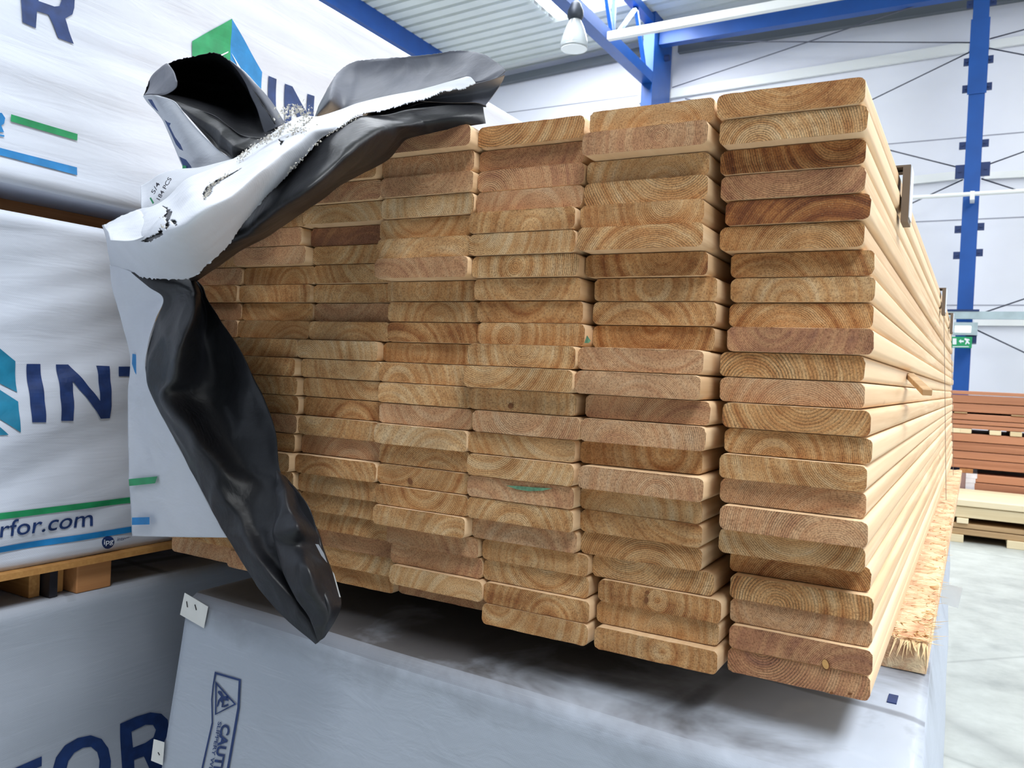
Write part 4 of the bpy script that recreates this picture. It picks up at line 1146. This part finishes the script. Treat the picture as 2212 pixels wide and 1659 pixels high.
# black inner face of the band, seen through the slits and the ragged edge
sheet('band_lining', yrow(band, [tuple(d_+.003 for d_ in t_) for t_ in bd]), 'black_film', 0.0035, 5.2, 330, 90, deep=DEEP, thick=0)
# sheet standing up behind the band with the printed count
lab = [((303, 402), (304, 440), (308, 466)), ((320, 392), (328, 430), (338, 466)), ((345, 376), (362, 412), (378, 450)), ((385, 366), (410, 395), (440, 425)), ((430, 362), (456, 378), (486, 400)), ((472, 352), (500, 364), (530, 372)), ((506, 343), (520, 350), (545, 352))]
sheet('label_corner', yrow(lab, (-.070, -.078, -.080)), 'opened_wrap_white', 0.002, 7.4, 60, 20, deep=DEEP)
LB = lambda u, v: hit(u, v, 1, DP(-.0925))
text_px('printed_count', '5/4', (333, 420), (13, -23), (-7.5, -4.5), LB, 'ink', wrap, 0.01, 10)
text_px('printed_count', '184 PCS', (345, 433), (26, -47), (-7.5, -4), LB, 'ink', wrap, 0.015, 10)
wpr('green_mark', [(323, 428), (326, 426), (333, 438), (330, 441)], DP(-.0925), 'print_green')
tipc = [((222, 487), (232, 500), (240, 520)), ((262, 468), (270, 492), (284, 520)), ((298, 454), (312, 475), (322, 505)), ((306, 458), (326, 480), (338, 500))]
sheet('torn_tongue', yrow(tipc, (-.096, -.112, -.120)), 'opened_wrap_white', 0.004, 8.1, 30, 20, jag=('v0',), jpx=2.0, deep=DEEP)

# black fold below the band, running onto the top of the stack
fold = [((405, 596), (412, 606), (418, 612)), ((447, 568), (462, 574), (472, 576)), ((490, 524), (508, 536), (524, 538)), ((530, 470), (560, 496), (584, 506)), ((568, 424), (610, 456), (640, 468)),
        ((600, 392), (650, 424), (690, 432)), ((626, 364), (684, 396), (730, 402)), ((662, 328), (722, 364), (772, 380)), ((694, 294), (764, 330), (812, 360)), ((740, 268), (800, 300), (842, 342)),
        ((779, 252), (826, 280), (862, 318)), ((812, 251), (850, 272), (878, 302)), ((845, 247), (880, 268), (906, 293)), ((880, 238), (912, 262), (930, 288)), ((912, 234), (940, 258), (960, 281)), ((965, 228), (984, 252), (1000, 275)),
        ((1005, 228), (1016, 248), (1030, 270)), ((1044, 230), (1047, 250), (1050, 267))]
fd = [(-.075, -.060, -.048), (-.088, -.072, -.048), (-.092, -.082, -.050), (-.096, -.098, -.050), (-.098, -.104, -.052), (-.098, -.108, -.052), (-.096, -.106, -.052), (-.090, -.100, -.052), (-.084, -.094, -.050), (-.076, -.086, -.046),
      (-.068, -.078, -.044), (-.056, -.066, -.040), (-.044, -.058, -.036), (-.034, -.050, -.030), (-.026, -.042, -.024), (-.014, -.030, -.018), (-.004, -.018, -.012), (.004, -.004, -.006)]
sheet('black_fold', yrow(fold, fd), 'black_film', 0.0055, 9.6, 170, 46, deep=DEEP)
shad = [((779, 246), (790, 252), (800, 256)), ((845, 232), (850, 242), (856, 252)), ((900, 212), (906, 226), (912, 240)), ((955, 196), (962, 214), (972, 232)), ((1008, 186), (1016, 208), (1026, 230)), ((1044, 176), (1048, 204), (1050, 231))]
sheet('gap_shade_sheet', yrow(shad, (.03, .05, .03)), 'black_film', 0.003, 10.2, 40, 16)  # black sheet stands in for the shade in the gap behind the band
und = [((900, 214), (904, 216), (910, 218)), ((955, 197), (964, 208), (978, 222)), ((1000, 189), (1014, 204), (1026, 222)), ((1030, 180), (1040, 200), (1042, 226)), ((1060, 172), (1056, 196), (1047, 228)), ((1091, 161), (1080, 184), (1048, 229))]
sheet('grey_underside', yrow(und, (-.004, .012, .004)), 'grey_film', 0.003, 11.5, 50, 30)
# grey lobe billowing above the band
lobe = [((681, 256), (681, 255), (680, 254)), ((694, 254), (694, 236), (696, 216)), ((716, 246), (712, 212), (716, 178)), ((745, 236), (736, 195), (734, 153)), ((774, 225), (766, 180), (762, 135)), ((805, 218), (800, 172), (797, 129)),
        ((840, 210), (845, 166), (850, 125)), ((880, 202), (888, 162), (893, 121)), ((920, 194), (930, 154), (938, 116)), ((958, 184), (966, 146), (974, 110)), ((985, 176), (1000, 142), (1009, 110)), ((1008, 170), (1028, 142), (1044, 118)),
        ((1024, 181), (1050, 156), (1068, 132)), ((1050, 176), (1070, 160), (1085, 144)), ((1074, 168), (1086, 160), (1092, 154))]
ld = [(.0, .0, .0), (.005, -.01, .02), (.01, -.02, .03), (.012, .02, .05), (.014, .05, .06), (.014, .055, .06), (.016, .055, .06), (.016, .055, .06), (.018, .050, .055), (.018, .045, .05), (.018, .035, .045), (.016, .028, .035), (.014, .020, .025), (.012, .012, .015), (.008, .008, .008)]
sheet('grey_lobe', yrow(lobe, ld), 'grey_film', 0.004, 12.3, 130, 40, jag=('v1',), jpx=0.9)

# hood on the left
hood = [((309, 207), (309, 208), (310, 209)), ((325, 168), (326, 190), (330, 207)), ((345, 150), (350, 182), (352, 212)), ((361, 138), (372, 180), (378, 220)), ((390, 129), (402, 180), (414, 234)), ((418, 123), (434, 185), (450, 248)),
        ((461, 114), (476, 190), (490, 272)), ((494, 130), (512, 205), (520, 292)), ((520, 158), (536, 220), (556, 298)), ((545, 190), (556, 240), (574, 298)), ((566, 226), (574, 258), (596, 290)), ((590, 262), (598, 276), (612, 284))]
hd = [(-.06, -.06, -.06), (-.05, .02, -.065), (-.045, .05, -.07), (-.04, .07, -.075), (-.035, .09, -.08), (-.03, .10, -.082), (-.03, .105, -.084), (-.03, .10, -.084), (-.035, .08, -.082), (-.04, .05, -.08), (-.05, .01, -.078), (-.06, -.03, -.076)]
sheet('hood_cavity', yrow(hood, hd), 'black_film', 0.006, 13.1, 110, 60, jag=('v0',), jpx=1.6)
tipg = [((309, 206), (310, 207), (311, 208)), ((318, 184), (322, 196), (326, 206)), ((327, 166), (338, 190), (346, 207)), ((344, 150), (360, 180), (364, 202)), ((361, 138), (376, 160), (381, 190)), ((368, 142), (378, 158), (384, 176))]
sheet('hood_tip', yrow(tipg, (-.050, -.062, -.070)), 'grey_film', 0.006, 14.6, 40, 30)
side = [((494, 129), (496, 130), (498, 131)), ((516, 156), (524, 154), (530, 156)), ((532, 182), (545, 180), (556, 184)), ((543, 208), (562, 206), (576, 206)), ((556, 236), (578, 232), (594, 230)), ((564, 262), (588, 256), (606, 250)), ((572, 288), (596, 276), (616, 266))]
sheet('hood_side', yrow(side, (-.034, -.042, -.036)), 'grey_film', 0.003, 15.2, 50, 16)
lip = [((330, 206), (334, 207), (340, 208)), ((374, 217), (376, 219), (380, 222)), ((418, 233), (418, 250), (420, 268)), ((461, 249), (460, 280), (458, 312)), ((492, 272), (488, 304), (484, 332)), ((515, 289), (512, 318), (505, 344)), ((540, 296), (532, 322), (520, 340)), ((562, 298), (556, 312), (550, 322)), ((590, 291), (592, 294), (594, 298))]
sheet('hood_lip', yrow(lip, [(-.076, -.078, -.078), (-.078, -.084, -.084), (-.082, -.096, -.090), (-.086, -.106, -.094), (-.088, -.108, -.096), (-.088, -.106, -.096), (-.086, -.100, -.094), (-.084, -.092, -.090), (-.080, -.082, -.082)]), 'black_film', 0.008, 16.4, 80, 36)
outw = [((309, 207), (324, 206), (340, 206)), ((318, 220), (348, 216), (376, 219)), ((334, 238), (364, 236), (394, 242)), ((350, 258), (380, 256), (410, 262)), ((362, 284), (398, 284), (434, 288)), ((374, 312), (416, 312), (459, 312)), ((385, 338), (436, 336), (486, 334)), ((394, 358), (450, 352), (506, 344)), ((400, 372), (452, 366), (506, 356))]
sheet('hood_outer', yrow(outw, (-.072, -.090, -.092)), 'opened_wrap_white', 0.003, 17.9, 70, 30)
HW = -.0985
wpr('navy_print', [(319, 214), (328, 215), (336, 230), (343, 242), (338, 238), (328, 228)], -.094, 'print_navy')
wpr('navy_print', [(355, 258), (362, 264), (369, 266), (366, 272), (378, 296), (390, 312), (396, 326), (388, 322), (380, 312), (370, 290)], HW, 'print_navy')
wpr('navy_print', [(387, 338), (402, 345), (412, 358), (416, 367), (404, 368), (396, 360)], HW, 'print_navy')
wpr('green_mark', [(394, 357), (402, 358), (403, 366), (394, 366)], HW-0.001, 'print_green')

# frayed fibres along the torn edges
rs = random.Random(8); fv, ff = [], []
def tufts(path, y, n, spread, size):
    for _ in range(n):
        t = rs.random()*(len(path)-1); i = int(t); f = t-i
        u = path[i][0]*(1-f)+path[i+1][0]*f + rs.gauss(0, spread); v = path[i][1]*(1-f)+path[i+1][1]*f + rs.gauss(0, spread)
        p = hit(u, v, 1, DP(y) + rs.uniform(-.008, .004)) - WO
        k = len(fv)
        for _k in range(4):
            fv.append(p + Vector((rs.gauss(0, size), rs.gauss(0, size*0.7), rs.gauss(0, size)))*0.62)
        ff.extend([(k, k+1, k+2), (k, k+2, k+3), (k, k+3, k+1), (k+1, k+3, k+2)])
tufts([(515, 345), (540, 322), (575, 300), (600, 288), (618, 270)], -.100, 240, 3.5, 0.0016)
tufts([(604, 250), (630, 240), (655, 236), (668, 262), (640, 284), (620, 300)], -.100, 260, 8, 0.0018)
tufts([(440, 432), (456, 400), (500, 372)], -.148, 90, 3, 0.0012)
tufts([(345, 470), (362, 500), (384, 486)], -.138, 50, 4, 0.0011)
tufts([(694, 299), (740, 272), (779, 247)], -.088, 60, 2, 0.0011)
tufts([(620, 372), (650, 345), (694, 300)], -.104, 60, 2.5, 0.0012)
fo = link('frayed_fibres', mesh_from('frayed_fibres', fv, ff), MAT['fibre'], wrap); fo['kind'] = 'stuff'
